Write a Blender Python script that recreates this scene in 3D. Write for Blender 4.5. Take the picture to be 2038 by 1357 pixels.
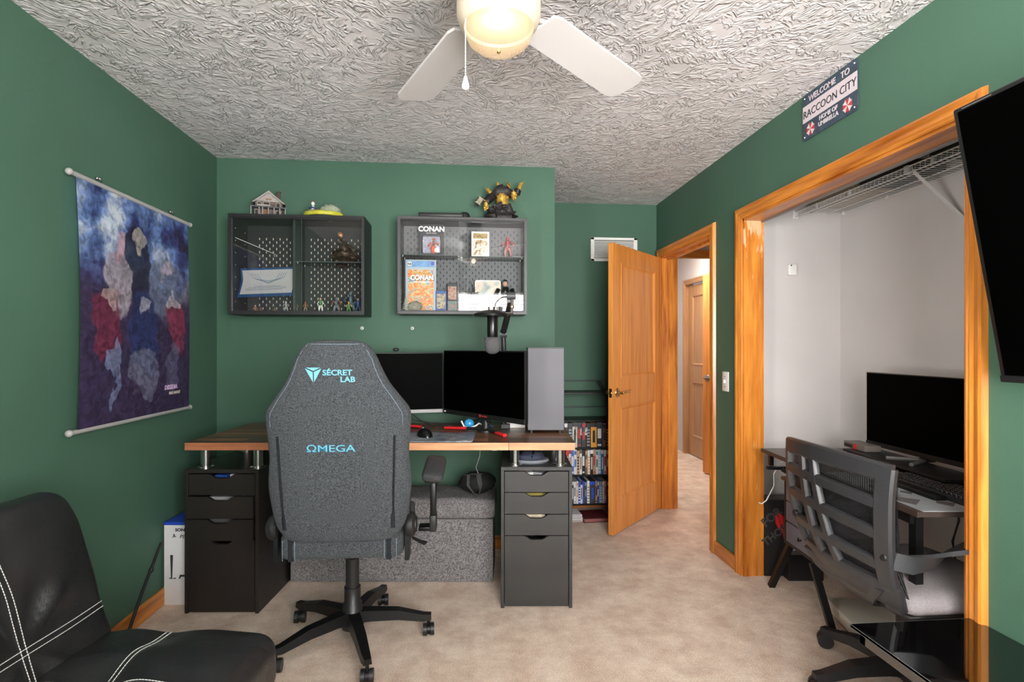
import bpy, bmesh, math, random
from mathutils import Vector, Matrix
for _o in list(bpy.data.objects): bpy.data.objects.remove(_o)
SC = bpy.context.scene
C = SC.collection
PI = math.pi
random.seed(11)

# ------------------------------------------------------------------ camera, world, lights
EYE = 1.27                                   # camera height; x, y origin of the room is below the camera
TURN = math.radians(5.1)                     # camera turned right of the room axis
cam = bpy.data.cameras.new('camera'); cam_o = bpy.data.objects.new('camera', cam); C.objects.link(cam_o)
cam_o.location = (0, 0, EYE); cam_o.rotation_euler = (PI/2, 0, -TURN)
cam.sensor_width = 36; cam.lens = 1065/2038*36; cam.shift_y = 11.5/2038; cam.clip_start = .02
SC.camera = cam_o
wd = bpy.data.worlds.new('world'); SC.world = wd; wd.use_nodes = True
wd.node_tree.nodes['Background'].inputs[0].default_value = (.75, .85, 1, 1)
wd.node_tree.nodes['Background'].inputs[1].default_value = .6
def area(name, loc, rot, sx, sy, power, col):
    l = bpy.data.lights.new(name, 'AREA'); l.shape = 'RECTANGLE'; l.size = sx; l.size_y = sy; l.energy = power; l.color = col
    o = bpy.data.objects.new(name, l); C.objects.link(o); o.location = loc; o.rotation_euler = rot
    return o
area('window_daylight', (.58, -.66, 1.38), (PI/2-.04, 0, 0), 1.36, 1.2, 165, (1, .985, .97))
area('added_side_light', (-1.55, -.22, 1.20), (PI/2+.12, 0, -PI/2), .66, 1.0, 72, (1, .985, .97))  # added light from an assumed, unseen side window, for back and right walls
area('hall_ceiling_light', (2.2, 5.2, 2.38), (0, 0, 0), .5, .5, 22, (1, .95, .88))
SC.view_settings.view_transform = 'Standard'; SC.view_settings.look = 'None'
SC.view_settings.exposure = 0.62; SC.view_settings.gamma = 1; SC.view_settings.use_curve_mapping = False

# ------------------------------------------------------------------ helpers
SN, CS = math.sin(TURN), math.cos(TURN)
RZ = -TURN
def W(u, d, z=0.0):                           # furniture stands square to the camera, turned against the room
    return (u*CS+d*SN, d*CS-u*SN, z)
def lin(r, g, b):
    f = lambda v: (v/255/12.92) if v/255 <= .04045 else ((v/255+.055)/1.055)**2.4
    return (f(r), f(g), f(b), 1)

class B:
    def __init__(s): s.bm = bmesh.new()
    def face(s, pts):
        return s.bm.faces.new([s.bm.verts.new(p) for p in pts])
    def box(s, x0, x1, y0, y1, z0, z1, bev=0, seg=2, M=None):
        r = bmesh.ops.create_cube(s.bm, size=1)
        vs = r['verts']
        for v in vs:
            v.co = Vector((x0+(v.co.x+.5)*(x1-x0), y0+(v.co.y+.5)*(y1-y0), z0+(v.co.z+.5)*(z1-z0)))
        if bev > 0:
            es = list({e for v in vs for e in v.link_edges})
            r2 = bmesh.ops.bevel(s.bm, geom=es, offset=bev, segments=seg, profile=.5, affect='EDGES')
            vs = list({v for f in r2['faces'] for v in f.verts} | {v for v in vs if v.is_valid})
        if M is not None:
            for v in vs: v.co = M @ v.co
        return s
    def cyl(s, p0, p1, r0, r1=None, n=16, caps=True):
        r1 = r0 if r1 is None else r1
        p0, p1 = Vector(p0), Vector(p1); ax = (p1-p0).normalized()
        t = Vector((0, 0, 1)) if abs(ax.z) < .9 else Vector((1, 0, 0))
        a = ax.cross(t).normalized(); b = ax.cross(a)
        A_ = []; B_ = []
        for i in range(n):
            th = 2*PI*i/n; o = a*math.cos(th)+b*math.sin(th)
            A_.append(s.bm.verts.new(p0+o*r0)); B_.append(s.bm.verts.new(p1+o*r1))
        for i in range(n):
            j = (i+1) % n; s.bm.faces.new([A_[i], A_[j], B_[j], B_[i]])
        if caps:
            s.bm.faces.new(A_[::-1]); s.bm.faces.new(B_)
        return s
    def tube(s, pts, r, n=8, flat=None):
        pts = [Vector(p) for p in pts]; rings = []
        up = Vector((0, 0, 1))
        for i, p in enumerate(pts):
            t = (pts[min(i+1, len(pts)-1)]-pts[max(i-1, 0)]).normalized()
            a = t.cross(up)
            if a.length < .05: a = t.cross(Vector((1, 0, 0)))
            a.normalize(); b = a.cross(t)
            rr = r[i] if isinstance(r, (list, tuple)) else r
            rb = rr if flat is None else flat
            rings.append([s.bm.verts.new(p+a*rr*math.cos(2*PI*k/n)+b*rb*math.sin(2*PI*k/n)) for k in range(n)])
        for i in range(len(rings)-1):
            for k in range(n):
                j = (k+1) % n; s.bm.faces.new([rings[i][k], rings[i][j], rings[i+1][j], rings[i+1][k]])
        s.bm.faces.new(rings[0][::-1]); s.bm.faces.new(rings[-1])
        return s
    def lathe(s, prof, cx=0, cy=0, cz=0, n=24, axis='z'):
        rings = []
        for (r, h) in prof:
            ring = []
            for k in range(n):
                a = 2*PI*k/n; x, y = max(r, 1e-4)*math.cos(a), max(r, 1e-4)*math.sin(a)
                p = (cx+x, cy+y, cz+h) if axis == 'z' else ((cx+h, cy+x, cz+y) if axis == 'x' else (cx+x, cy+h, cz+y))
                ring.append(s.bm.verts.new(p))
            rings.append(ring)
        for i in range(len(rings)-1):
            for k in range(n):
                j = (k+1) % n; s.bm.faces.new([rings[i][k], rings[i][j], rings[i+1][j], rings[i+1][k]])
        s.bm.faces.new(rings[0][::-1]); s.bm.faces.new(rings[-1])
        return s
    def prism(s, poly, h0, h1, plane='xz', M=None):
        f = {'xz': lambda a, b, h: (a, h, b), 'xy': lambda a, b, h: (a, b, h), 'yz': lambda a, b, h: (h, a, b)}[plane]
        v0 = [s.bm.verts.new(f(a, b, h0)) for a, b in poly]; v1 = [s.bm.verts.new(f(a, b, h1)) for a, b in poly]
        if M is not None:
            for v in v0+v1: v.co = M @ v.co
        n = len(poly)
        for i in range(n):
            j = (i+1) % n; s.bm.faces.new([v0[i], v0[j], v1[j], v1[i]])
        s.bm.faces.new(v0[::-1]); s.bm.faces.new(v1)
        return s
    def ball(s, c, r, n=12, m=8):
        if not isinstance(r, (tuple, list)): r = (r, r, r)
        rr = bmesh.ops.create_uvsphere(s.bm, u_segments=n, v_segments=m, radius=1)
        for v in rr['verts']: v.co = Vector((c[0]+v.co.x*r[0], c[1]+v.co.y*r[1], c[2]+v.co.z*r[2]))
        return s
    def lump(s, c, r, amp=.25, fr=3.0, n=20, m=14, seed=0):
        from mathutils import noise
        rr = bmesh.ops.create_uvsphere(s.bm, u_segments=n, v_segments=m, radius=1)
        for v in rr['verts']:
            k = 1+amp*noise.noise(v.co*fr+Vector((seed*3.7, seed, 0)))*1.6
            v.co = Vector((c[0]+v.co.x*r[0]*k, c[1]+v.co.y*r[1]*k, c[2]+v.co.z*r[2]*k))
        return s
    def grid(s, fn, nu, nv, closed_u=False):
        vs = [[s.bm.verts.new(fn(i/nu, j/nv)) for j in range(nv+1)] for i in range(nu+(0 if closed_u else 1))]
        nn = nu
        for i in range(nn):
            i2 = (i+1) % len(vs)
            for j in range(nv):
                s.bm.faces.new([vs[i][j], vs[i2][j], vs[i2][j+1], vs[i][j+1]])
        return s
    def cushion(s, hx, hy, hz, r, fn=None, n=10):
        # rounded block centred at the origin; fn(p) shifts each point (puff, seams)
        r0 = bmesh.ops.create_cube(s.bm, size=2)
        es = list({e for v in r0['verts'] for e in v.link_edges})
        bmesh.ops.subdivide_edges(s.bm, edges=es, cuts=n, use_grid_fill=True)
        for v in s.bm.verts:
            if v.tag: continue
            p = Vector((v.co.x*hx, v.co.y*hy, v.co.z*hz))
            q = Vector((max(-hx+r, min(hx-r, p.x)), max(-hy+r, min(hy-r, p.y)), max(-hz+r, min(hz-r, p.z))))
            dd = p-q
            if dd.length > 1e-6: p = q+dd.normalized()*r
            v.co = fn(p) if fn else p
            v.tag = True
        return s
    def out(s, name, mat, parent=None, smooth=None, loc=None, rot=None):
        bmesh.ops.recalc_face_normals(s.bm, faces=s.bm.faces[:])
        me = bpy.data.meshes.new(name); s.bm.to_mesh(me); s.bm.free()
        if mat is not None:
            for m in (mat if isinstance(mat, (list, tuple)) else [mat]): me.materials.append(m)
        if smooth is not None:
            for p in me.polygons: p.use_smooth = True
            if smooth < 179: me.set_sharp_from_angle(angle=math.radians(smooth))
        o = bpy.data.objects.new(name, me); C.objects.link(o)
        if parent is not None: o.parent = parent
        if loc: o.location = loc
        if rot: o.rotation_euler = rot
        return o
def tag(o, label=None, cat=None, group=None, kind=None):
    if label: o['label'] = label
    if cat: o['category'] = cat
    if group: o['group'] = group
    if kind: o['kind'] = kind
    return o
def thing(name, label, cat, loc=(0, 0, 0), rz=0.0, group=None):
    o = bpy.data.objects.new(name, None); C.objects.link(o); o.location = loc; o.rotation_euler = (0, 0, rz)
    o.empty_display_size = .05
    return tag(o, label, cat, group)
def struct(o):
    o['kind'] = 'structure'; return o
def sempty(name, loc=(0, 0, 0), rz=0.0):
    o = bpy.data.objects.new(name, None); C.objects.link(o); o.location = loc; o.rotation_euler = (0, 0, rz)
    return struct(o)
def twin(o, parent, loc=None, rot=None):
    c = o.copy(); C.objects.link(c); c.parent = parent
    if loc: c.location = loc
    if rot: c.rotation_euler = rot
    return c
def text(name, s, size, mat, parent, loc, rot=(PI/2, 0, 0), ext=.0008, align='LEFT', sx=1.0, shear=0.0, weight=0.0):
    cu = bpy.data.curves.new(name, 'FONT'); cu.body = s; cu.size = size; cu.extrude = ext; cu.align_x = align; cu.shear = shear
    cu.offset = weight; cu.resolution_u = 3
    t = bpy.data.objects.new(name+'_c', cu); C.objects.link(t)
    dg = bpy.context.evaluated_depsgraph_get()
    me = bpy.data.meshes.new_from_object(t.evaluated_get(dg)); me.name = name
    bpy.data.objects.remove(t); bpy.data.curves.remove(cu)
    me.materials.clear(); me.materials.append(mat)
    o = bpy.data.objects.new(name, me); C.objects.link(o)
    if parent is not None: o.parent = parent
    o.location = loc; o.rotation_euler = rot; o.scale = (sx, 1, 1)
    return o

# ------------------------------------------------------------------ materials
_m = {}
def mat(name, col, rough=.5, metal=0.0, var=0.0, vs=20.0, bump=0.0, bs=60.0, spec=.5, stretch=None, coat=0.0, emit=0.0, sheen=0.0):
    if name in _m: return _m[name]
    m = bpy.data.materials.new(name); m.use_nodes = True; nt = m.node_tree; n = nt.nodes; p = n['Principled BSDF']
    if len(col) == 3: col = lin(*col)
    p.inputs['Base Color'].default_value = col; p.inputs['Roughness'].default_value = rough; p.inputs['Metallic'].default_value = metal
    p.inputs['Specular IOR Level'].default_value = spec; p.inputs['Coat Weight'].default_value = coat
    if sheen: p.inputs['Sheen Weight'].default_value = sheen
    if emit:
        p.inputs['Emission Color'].default_value = col; p.inputs['Emission Strength'].default_value = emit
    tc = n.new('ShaderNodeTexCoord'); mp = n.new('ShaderNodeMapping'); nt.links.new(tc.outputs['Object'], mp.inputs[0])
    if stretch: mp.inputs['Scale'].default_value = stretch
    if var:
        nz = n.new('ShaderNodeTexNoise'); nz.inputs['Scale'].default_value = vs; nz.inputs['Detail'].default_value = 4
        nt.links.new(mp.outputs[0], nz.inputs['Vector'])
        mx = n.new('ShaderNodeMix'); mx.data_type = 'RGBA'
        mr = n.new('ShaderNodeMapRange'); mr.inputs[1].default_value = .3; mr.inputs[2].default_value = .7
        nt.links.new(nz.outputs[0], mr.inputs[0]); nt.links.new(mr.outputs[0], mx.inputs[0])
        mx.inputs[6].default_value = tuple(max(0, c*(1-var)) for c in col[:3])+(1,)
        mx.inputs[7].default_value = tuple(min(1, c*(1+var)) for c in col[:3])+(1,)
        nt.links.new(mx.outputs[2], p.inputs['Base Color'])
    if bump:
        nb = n.new('ShaderNodeTexNoise'); nb.inputs['Scale'].default_value = bs; nb.inputs['Detail'].default_value = 3
        nt.links.new(mp.outputs[0], nb.inputs['Vector'])
        bp = n.new('ShaderNodeBump'); bp.inputs['Strength'].default_value = bump; bp.inputs['Distance'].default_value = .004
        nt.links.new(nb.outputs[0], bp.inputs['Height']); nt.links.new(bp.outputs[0], p.inputs['Normal'])
    _m[name] = m
    return m
def wood(name, light, dark, stretch, scale=9.0, rough=.32, dist=1.5, coat=.15):
    # long streaks of grain plus broad cathedral figure
    m = bpy.data.materials.new(name); m.use_nodes = True; nt = m.node_tree; n = nt.nodes; L = nt.links.new; p = n['Principled BSDF']
    tc = n.new('ShaderNodeTexCoord'); mp = n.new('ShaderNodeMapping'); mp.inputs['Scale'].default_value = stretch; L(tc.outputs['Object'], mp.inputs[0])
    nz = n.new('ShaderNodeTexNoise'); nz.inputs['Scale'].default_value = scale*5; nz.inputs['Detail'].default_value = 4; L(mp.outputs[0], nz.inputs['Vector'])
    n2 = n.new('ShaderNodeTexNoise'); n2.inputs['Scale'].default_value = scale*.55; n2.inputs['Detail'].default_value = 1; n2.inputs['Distortion'].default_value = dist*.3; L(mp.outputs[0], n2.inputs['Vector'])
    mu = n.new('ShaderNodeMath'); mu.operation = 'MULTIPLY'; mu.inputs[1].default_value = 9; L(n2.outputs[0], mu.inputs[0])
    fr = n.new('ShaderNodeMath'); fr.operation = 'PINGPONG'; fr.inputs[1].default_value = 1; L(mu.outputs[0], fr.inputs[0])
    pw = n.new('ShaderNodeMath'); pw.operation = 'POWER'; pw.inputs[1].default_value = 2.2; L(fr.outputs[0], pw.inputs[0])
    ad = n.new('ShaderNodeMath'); ad.operation = 'MULTIPLY_ADD'; ad.inputs[1].default_value = .45; L(pw.outputs[0], ad.inputs[0]); 
    mr = n.new('ShaderNodeMapRange'); mr.inputs[1].default_value = .35; mr.inputs[2].default_value = .75; mr.inputs[4].default_value = .7; L(nz.outputs[0], mr.inputs[0]); L(mr.outputs[0], ad.inputs[2])
    mx = n.new('ShaderNodeMix'); mx.data_type = 'RGBA'; L(ad.outputs[0], mx.inputs[0]); mx.inputs[6].default_value = lin(*light); mx.inputs[7].default_value = lin(*dark)
    L(mx.outputs[2], p.inputs['Base Color']); p.inputs['Roughness'].default_value = rough; p.inputs['Coat Weight'].default_value = coat; p.inputs['Coat Roughness'].default_value = .2
    bp = n.new('ShaderNodeBump'); bp.inputs['Strength'].default_value = .12; bp.inputs['Distance'].default_value = .002; L(nz.outputs[0], bp.inputs['Height']); L(bp.outputs[0], p.inputs['Normal'])
    return m
OAK_L, OAK_D = (222, 142, 56), (150, 76, 18)
M_oakz = wood('oak_upright', OAK_L, OAK_D, (1, 1, .09))
M_oaky = wood('oak_along', OAK_L, OAK_D, (1, .09, 1))
M_oakx = wood('oak_across', OAK_L, OAK_D, (.09, 1, 1))
M_door = wood('oak_veneer', (230, 154, 78), (200, 122, 46), (1, 1, .06), scale=12)
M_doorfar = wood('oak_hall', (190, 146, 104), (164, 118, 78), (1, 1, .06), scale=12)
M_desk = wood('walnut_block', (120, 82, 58), (62, 40, 30), (.10, 1.0, 1), scale=7, rough=.35)
M_deskedge = wood('walnut_lit_edge', (206, 146, 104), (160, 96, 60), (.09, 1, 1), scale=9, rough=.4)  # walnut lightened: light on the front edge painted into the colour

def wall_mat(name, col):
    m = mat(name, col, .55, var=.07, vs=1.5, spec=.25)
    nt = m.node_tree; n = nt.nodes; p = n['Principled BSDF']
    nb = n.new('ShaderNodeTexNoise'); nb.inputs['Scale'].default_value = 260; nb.inputs['Detail'].default_value = 2
    tc = n.new('ShaderNodeTexCoord'); nt.links.new(tc.outputs['Object'], nb.inputs['Vector'])
    bp = n.new('ShaderNodeBump'); bp.inputs['Strength'].default_value = .18; bp.inputs['Distance'].default_value = .002
    nt.links.new(nb.outputs[0], bp.inputs['Height']); nt.links.new(bp.outputs[0], p.inputs['Normal'])
    return m
M_green = wall_mat('green_paint', (72, 104, 86))
M_white = wall_mat('white_paint', (210, 204, 202))
def ceiling_mat():
    m = bpy.data.materials.new('stomped_plaster'); m.use_nodes = True; nt = m.node_tree; n = nt.nodes; L = nt.links.new; p = n['Principled BSDF']
    p.inputs['Base Color'].default_value = lin(216, 211, 211); p.inputs['Roughness'].default_value = .8; p.inputs['Specular IOR Level'].default_value = .2
    tc = n.new('ShaderNodeTexCoord')
    wn = n.new('ShaderNodeTexNoise'); wn.inputs['Scale'].default_value = 14; wn.inputs['Detail'].default_value = 1; L(tc.outputs['Object'], wn.inputs['Vector'])
    ws = n.new('ShaderNodeVectorMath'); ws.operation = 'SCALE'; ws.inputs['Scale'].default_value = .06; L(wn.outputs['Color'], ws.inputs[0])
    wa = n.new('ShaderNodeVectorMath'); wa.operation = 'ADD'; L(tc.outputs['Object'], wa.inputs[0]); L(ws.outputs[0], wa.inputs[1])
    hs = []
    for k, (sc, nscale) in enumerate(((7.5, 20.0), (10.5, 26.0))):
        off = n.new('ShaderNodeVectorMath'); off.operation = 'ADD'; off.inputs[1].default_value = (k*3.3, k*1.7, 0); L(wa.outputs[0], off.inputs[0])
        vo = n.new('ShaderNodeTexVoronoi'); vo.voronoi_dimensions = '2D'; vo.inputs['Scale'].default_value = sc; L(off.outputs[0], vo.inputs['Vector'])
        sb = n.new('ShaderNodeVectorMath'); sb.operation = 'SUBTRACT'; L(off.outputs[0], sb.inputs[0]); L(vo.outputs['Position'], sb.inputs[1])
        sp = n.new('ShaderNodeSeparateColor'); L(vo.outputs['Color'], sp.inputs[0])
        an = n.new('ShaderNodeMath'); an.operation = 'MULTIPLY'; an.inputs[1].default_value = 6.28; L(sp.outputs[0], an.inputs[0])
        ro = n.new('ShaderNodeVectorRotate'); ro.rotation_type = 'Z_AXIS'; L(sb.outputs[0], ro.inputs['Vector']); L(an.outputs[0], ro.inputs['Angle'])
        ad = n.new('ShaderNodeVectorMath'); ad.operation = 'ADD'; L(ro.outputs[0], ad.inputs[0]); L(vo.outputs['Color'], ad.inputs[1])
        mp = n.new('ShaderNodeMapping'); mp.inputs['Scale'].default_value = (.15, 1, 1); L(ad.outputs[0], mp.inputs[0])
        nz = n.new('ShaderNodeTexNoise'); nz.inputs['Scale'].default_value = nscale*1.6; nz.inputs['Detail'].default_value = 2; nz.inputs['Distortion'].default_value = .25; L(mp.outputs[0], nz.inputs['Vector'])
        ri = n.new('ShaderNodeMath'); ri.operation = 'SUBTRACT'; ri.inputs[1].default_value = .5; L(nz.outputs[0], ri.inputs[0])
        ab = n.new('ShaderNodeMath'); ab.operation = 'ABSOLUTE'; L(ri.outputs[0], ab.inputs[0])
        mr = n.new('ShaderNodeMapRange'); mr.inputs[1].default_value = 0; mr.inputs[2].default_value = .09; mr.inputs[3].default_value = 1; mr.inputs[4].default_value = 0; L(ab.outputs[0], mr.inputs[0])
        mk = n.new('ShaderNodeTexNoise'); mk.inputs['Scale'].default_value = 11+5*k; mk.inputs['Detail'].default_value = 2; L(off.outputs[0], mk.inputs['Vector'])
        mkr = n.new('ShaderNodeMapRange'); mkr.inputs[1].default_value = .42; mkr.inputs[2].default_value = .54; L(mk.outputs[0], mkr.inputs[0])
        mm = n.new('ShaderNodeMath'); mm.operation = 'MULTIPLY'; L(mr.outputs[0], mm.inputs[0]); L(mkr.outputs[0], mm.inputs[1])
        hs.append(mm.outputs[0])
    mxx = n.new('ShaderNodeMath'); mxx.operation = 'MAXIMUM'; L(hs[0], mxx.inputs[0]); L(hs[1], mxx.inputs[1])
    bp = n.new('ShaderNodeBump'); bp.inputs['Strength'].default_value = .85; bp.inputs['Distance'].default_value = .0065
    L(mxx.outputs[0], bp.inputs['Height']); L(bp.outputs[0], p.inputs['Normal'])
    return m
M_ceil = ceiling_mat()
def carpet_mat():
    m = bpy.data.materials.new('beige_carpet'); m.use_nodes = True; nt = m.node_tree; n = nt.nodes; L = nt.links.new; p = n['Principled BSDF']
    p.inputs['Roughness'].default_value = 1; p.inputs['Specular IOR Level'].default_value = .05; p.inputs['Sheen Weight'].default_value = .15
    tc = n.new('ShaderNodeTexCoord')
    a = n.new('ShaderNodeTexNoise'); a.inputs['Scale'].default_value = 190; a.inputs['Detail'].default_value = 4; L(tc.outputs['Object'], a.inputs['Vector'])
    b = n.new('ShaderNodeTexNoise'); b.inputs['Scale'].default_value = 7; b.inputs['Detail'].default_value = 6; b.inputs['Roughness'].default_value = .7; L(tc.outputs['Object'], b.inputs['Vector'])
    mr = n.new('ShaderNodeMapRange'); mr.inputs[1].default_value = .3; mr.inputs[2].default_value = .7; L(a.outputs[0], mr.inputs[0])
    m2 = n.new('ShaderNodeMapRange'); m2.inputs[1].default_value = .35; m2.inputs[2].default_value = .65; L(b.outputs[0], m2.inputs[0])
    av = n.new('ShaderNodeMath'); av.operation = 'MULTIPLY_ADD'; av.inputs[1].default_value = .5; L(mr.outputs[0], av.inputs[0])
    hv = n.new('ShaderNodeMath'); hv.operation = 'MULTIPLY'; hv.inputs[1].default_value = .5; L(m2.outputs[0], hv.inputs[0]); L(hv.outputs[0], av.inputs[2])
    mx = n.new('ShaderNodeMix'); mx.data_type = 'RGBA'; L(av.outputs[0], mx.inputs[0]); mx.inputs[6].default_value = lin(190, 156, 134); mx.inputs[7].default_value = lin(255, 238, 220)
    L(mx.outputs[2], p.inputs['Base Color'])
    bp = n.new('ShaderNodeBump'); bp.inputs['Strength'].default_value = .7; bp.inputs['Distance'].default_value = .006; L(av.outputs[0], bp.inputs['Height']); L(bp.outputs[0], p.inputs['Normal'])
    return m
M_carpet = carpet_mat()
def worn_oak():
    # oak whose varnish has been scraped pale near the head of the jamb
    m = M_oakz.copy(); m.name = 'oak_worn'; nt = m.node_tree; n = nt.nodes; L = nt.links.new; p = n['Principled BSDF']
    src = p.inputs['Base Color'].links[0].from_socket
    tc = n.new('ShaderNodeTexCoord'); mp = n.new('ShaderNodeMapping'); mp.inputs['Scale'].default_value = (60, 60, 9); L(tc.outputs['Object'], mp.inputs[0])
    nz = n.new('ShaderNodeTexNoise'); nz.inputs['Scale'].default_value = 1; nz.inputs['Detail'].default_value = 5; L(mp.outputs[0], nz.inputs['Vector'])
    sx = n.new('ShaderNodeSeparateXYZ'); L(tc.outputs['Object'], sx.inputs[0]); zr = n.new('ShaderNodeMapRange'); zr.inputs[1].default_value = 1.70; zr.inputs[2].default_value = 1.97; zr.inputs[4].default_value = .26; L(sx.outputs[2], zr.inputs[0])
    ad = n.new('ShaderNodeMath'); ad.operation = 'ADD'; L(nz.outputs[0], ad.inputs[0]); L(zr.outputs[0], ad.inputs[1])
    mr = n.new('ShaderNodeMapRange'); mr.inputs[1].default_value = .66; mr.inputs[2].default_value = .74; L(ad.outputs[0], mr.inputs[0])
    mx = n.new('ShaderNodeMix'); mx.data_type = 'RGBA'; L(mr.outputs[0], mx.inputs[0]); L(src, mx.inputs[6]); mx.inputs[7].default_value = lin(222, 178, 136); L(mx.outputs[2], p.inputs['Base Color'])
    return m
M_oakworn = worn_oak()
def glass_mat(name, tint=(1, 1, 1, 1), refl=1.0, rough=.02):
    m = bpy.data.materials.new(name); m.use_nodes = True; nt = m.node_tree; n = nt.nodes; L = nt.links.new
    n.remove(n['Principled BSDF']); out = n['Material Output']
    t = n.new('ShaderNodeBsdfTransparent'); t.inputs[0].default_value = tint
    g = n.new('ShaderNodeBsdfGlossy'); g.inputs['Roughness'].default_value = rough
    fr = n.new('ShaderNodeFresnel'); fr.inputs['IOR'].default_value = 1.5
    mu = n.new('ShaderNodeMath'); mu.operation = 'MULTIPLY'; mu.inputs[1].default_value = refl; L(fr.outputs[0], mu.inputs[0])
    mx = n.new('ShaderNodeMixShader'); L(mu.outputs[0], mx.inputs[0]); L(t.outputs[0], mx.inputs[1]); L(g.outputs[0], mx.inputs[2])
    L(mx.outputs[0], out.inputs[0])
    return m
M_glass = glass_mat('clear_glass', (.985, .99, .99, 1), 1.0)
M_glasse = mat('glass_edge', (78, 88, 86), .15, spec=.6)
def mesh_cloth(name, col, freq, alpha_lo):
    # woven net: opaque threads, open gaps
    m = bpy.data.materials.new(name); m.use_nodes = True; nt = m.node_tree; n = nt.nodes; L = nt.links.new; p = n['Principled BSDF']
    p.inputs['Base Color'].default_value = lin(*col); p.inputs['Roughness'].default_value = .6
    tc = n.new('ShaderNodeTexCoord'); sx = n.new('ShaderNodeSeparateXYZ'); L(tc.outputs['Object'], sx.inputs[0])
    res = []
    for k, a in enumerate((0, 2)):
        mu = n.new('ShaderNodeMath'); mu.operation = 'MULTIPLY'; mu.inputs[1].default_value = freq*(1 if k else .6); L(sx.outputs[a], mu.inputs[0])
        pp = n.new('ShaderNodeMath'); pp.operation = 'PINGPONG'; pp.inputs[1].default_value = 1; L(mu.outputs[0], pp.inputs[0])
        gt = n.new('ShaderNodeMath'); gt.operation = 'GREATER_THAN'; gt.inputs[1].default_value = .36 if k else .45; L(pp.outputs[0], gt.inputs[0])
        res.append(gt.outputs[0])
    mxm = n.new('ShaderNodeMath'); mxm.operation = 'MAXIMUM'; L(res[0], mxm.inputs[0]); L(res[1], mxm.inputs[1])
    L(mxm.outputs[0], p.inputs['Alpha'])
    return m
M_black = mat('black_plastic', (30, 30, 31), .45, bump=.08, bs=400)
M_blackm = mat('black_metal', (20, 20, 21), .4, metal=.3)
M_blacks = mat('black_satin', (13, 13, 14), .28)
M_screen = mat('black_screen', (1, 1, 1), .5, spec=.02)
M_bezel = mat('monitor_bezel', (22, 22, 23), .4)
M_silver = mat('silver_plastic', (128, 126, 125), .45, metal=.4)
M_chrome = mat('brushed_steel', (205, 203, 200), .22, metal=1.0, bump=.05, bs=200, stretch=(1, 1, .05))
M_brass = mat('brass_lever', (214, 190, 140), .22, metal=1.0)
M_whitep = mat('white_plastic', (236, 234, 230), .35)
M_cab = mat('black_brown_cabinet', (33, 29, 27), .42, var=.25, vs=6, stretch=(1, 1, .12))
M_cabr = mat('charcoal_ash_front', (52, 51, 50), .5, var=.18, vs=8, stretch=(.15, 1, 1))
M_leather = mat('black_leather', (28, 28, 29), .34, bump=.22, bs=240, spec=.7)
def crease(m):
    nt = m.node_tree; n = nt.nodes; L = nt.links.new; p = n['Principled BSDF']; old = p.inputs['Normal'].links[0].from_socket
    tc = n.new('ShaderNodeTexCoord'); nz = n.new('ShaderNodeTexNoise'); nz.inputs['Scale'].default_value = 4.5; nz.inputs['Detail'].default_value = 1; nz.inputs['Distortion'].default_value = .8; L(tc.outputs['Object'], nz.inputs['Vector'])
    sb = n.new('ShaderNodeMath'); sb.operation = 'SUBTRACT'; sb.inputs[1].default_value = .5; L(nz.outputs[0], sb.inputs[0]); ab = n.new('ShaderNodeMath'); ab.operation = 'ABSOLUTE'; L(sb.outputs[0], ab.inputs[0])
    pw = n.new('ShaderNodeMath'); pw.operation = 'POWER'; pw.inputs[1].default_value = .8; L(ab.outputs[0], pw.inputs[0])
    bp = n.new('ShaderNodeBump'); bp.inputs['Strength'].default_value = .22; bp.inputs['Distance'].default_value = .03; L(pw.outputs[0], bp.inputs['Height']); L(old, bp.inputs['Normal']); L(bp.outputs[0], p.inputs['Normal'])
crease(M_leather)
M_thread = mat('white_thread', (214, 214, 210), .8)
M_gchair = mat('charcoal_weave', (69, 72, 75), .95, var=.7, vs=300, bump=.6, bs=420, spec=.1, sheen=.05)
M_gchaird = mat('charcoal_suede', (38, 40, 43), .9, var=.2, vs=120, spec=.15)
M_teal = mat('teal_embroidery', (104, 168, 184), .7)
M_teal2 = mat('deep_teal_embroidery', (40, 118, 146), .7)
M_bench = mat('grey_linen', (124, 121, 122), .95, var=.6, vs=150, bump=.5, bs=260, spec=.1)
M_red = mat('red_plastic', (214, 40, 44), .35)
M_paper = mat('white_paper', (228, 226, 222), .7)
M_bluec = mat('blue_card', (40, 92, 150), .5)
# ------------------------------------------------------------------ the room shell
XL, XR, XW, YB, YR, YS, ZC = -1.485, 1.54, 1.65, 3.37, 4.185, -.60, 2.41
BUMP = .574                                   # right end of the back wall, then the recess
CX0, CY1, CYS = 2.22, 2.985, 1.10             # closet back, far side, near side
OC0, OC1, OCZ = 1.505, 2.85, 1.985            # closet opening
OD0, OD1, ODZ = 3.22, 4.085, 1.98             # door opening
HX = 2.63                                     # hall right wall
def sbox(name, m, *a):
    return struct(B().box(*a).out(name, m))
sbox('floor', M_carpet, -1.6, 3.4, -.75, 7.1, -.06, 0)
sbox('ceiling', M_ceil, -1.6, 3.4, -.75, 7.1, ZC, ZC+.06)
VY0, VY1, VZ0, VZ1 = -.56, .12, .68, 1.70       # assumed side window beside the camera, unseen, added to match the shading
b = B(); b.box(XL-.1, XL, YS-.1, VY0, 0, ZC); b.box(XL-.1, XL, VY1, YB+.1, 0, ZC); b.box(XL-.1, XL, VY0, VY1, 0, VZ0); b.box(XL-.1, XL, VY0, VY1, VZ1, ZC)
struct(b.out('wall_left', M_green))
sbox('wall_back', M_green, XL, BUMP, YB, YR+.1, 0, ZC)
sbox('wall_recess', M_green, BUMP, XW, YR, YR+.1, 0, ZC)
b = B()
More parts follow.
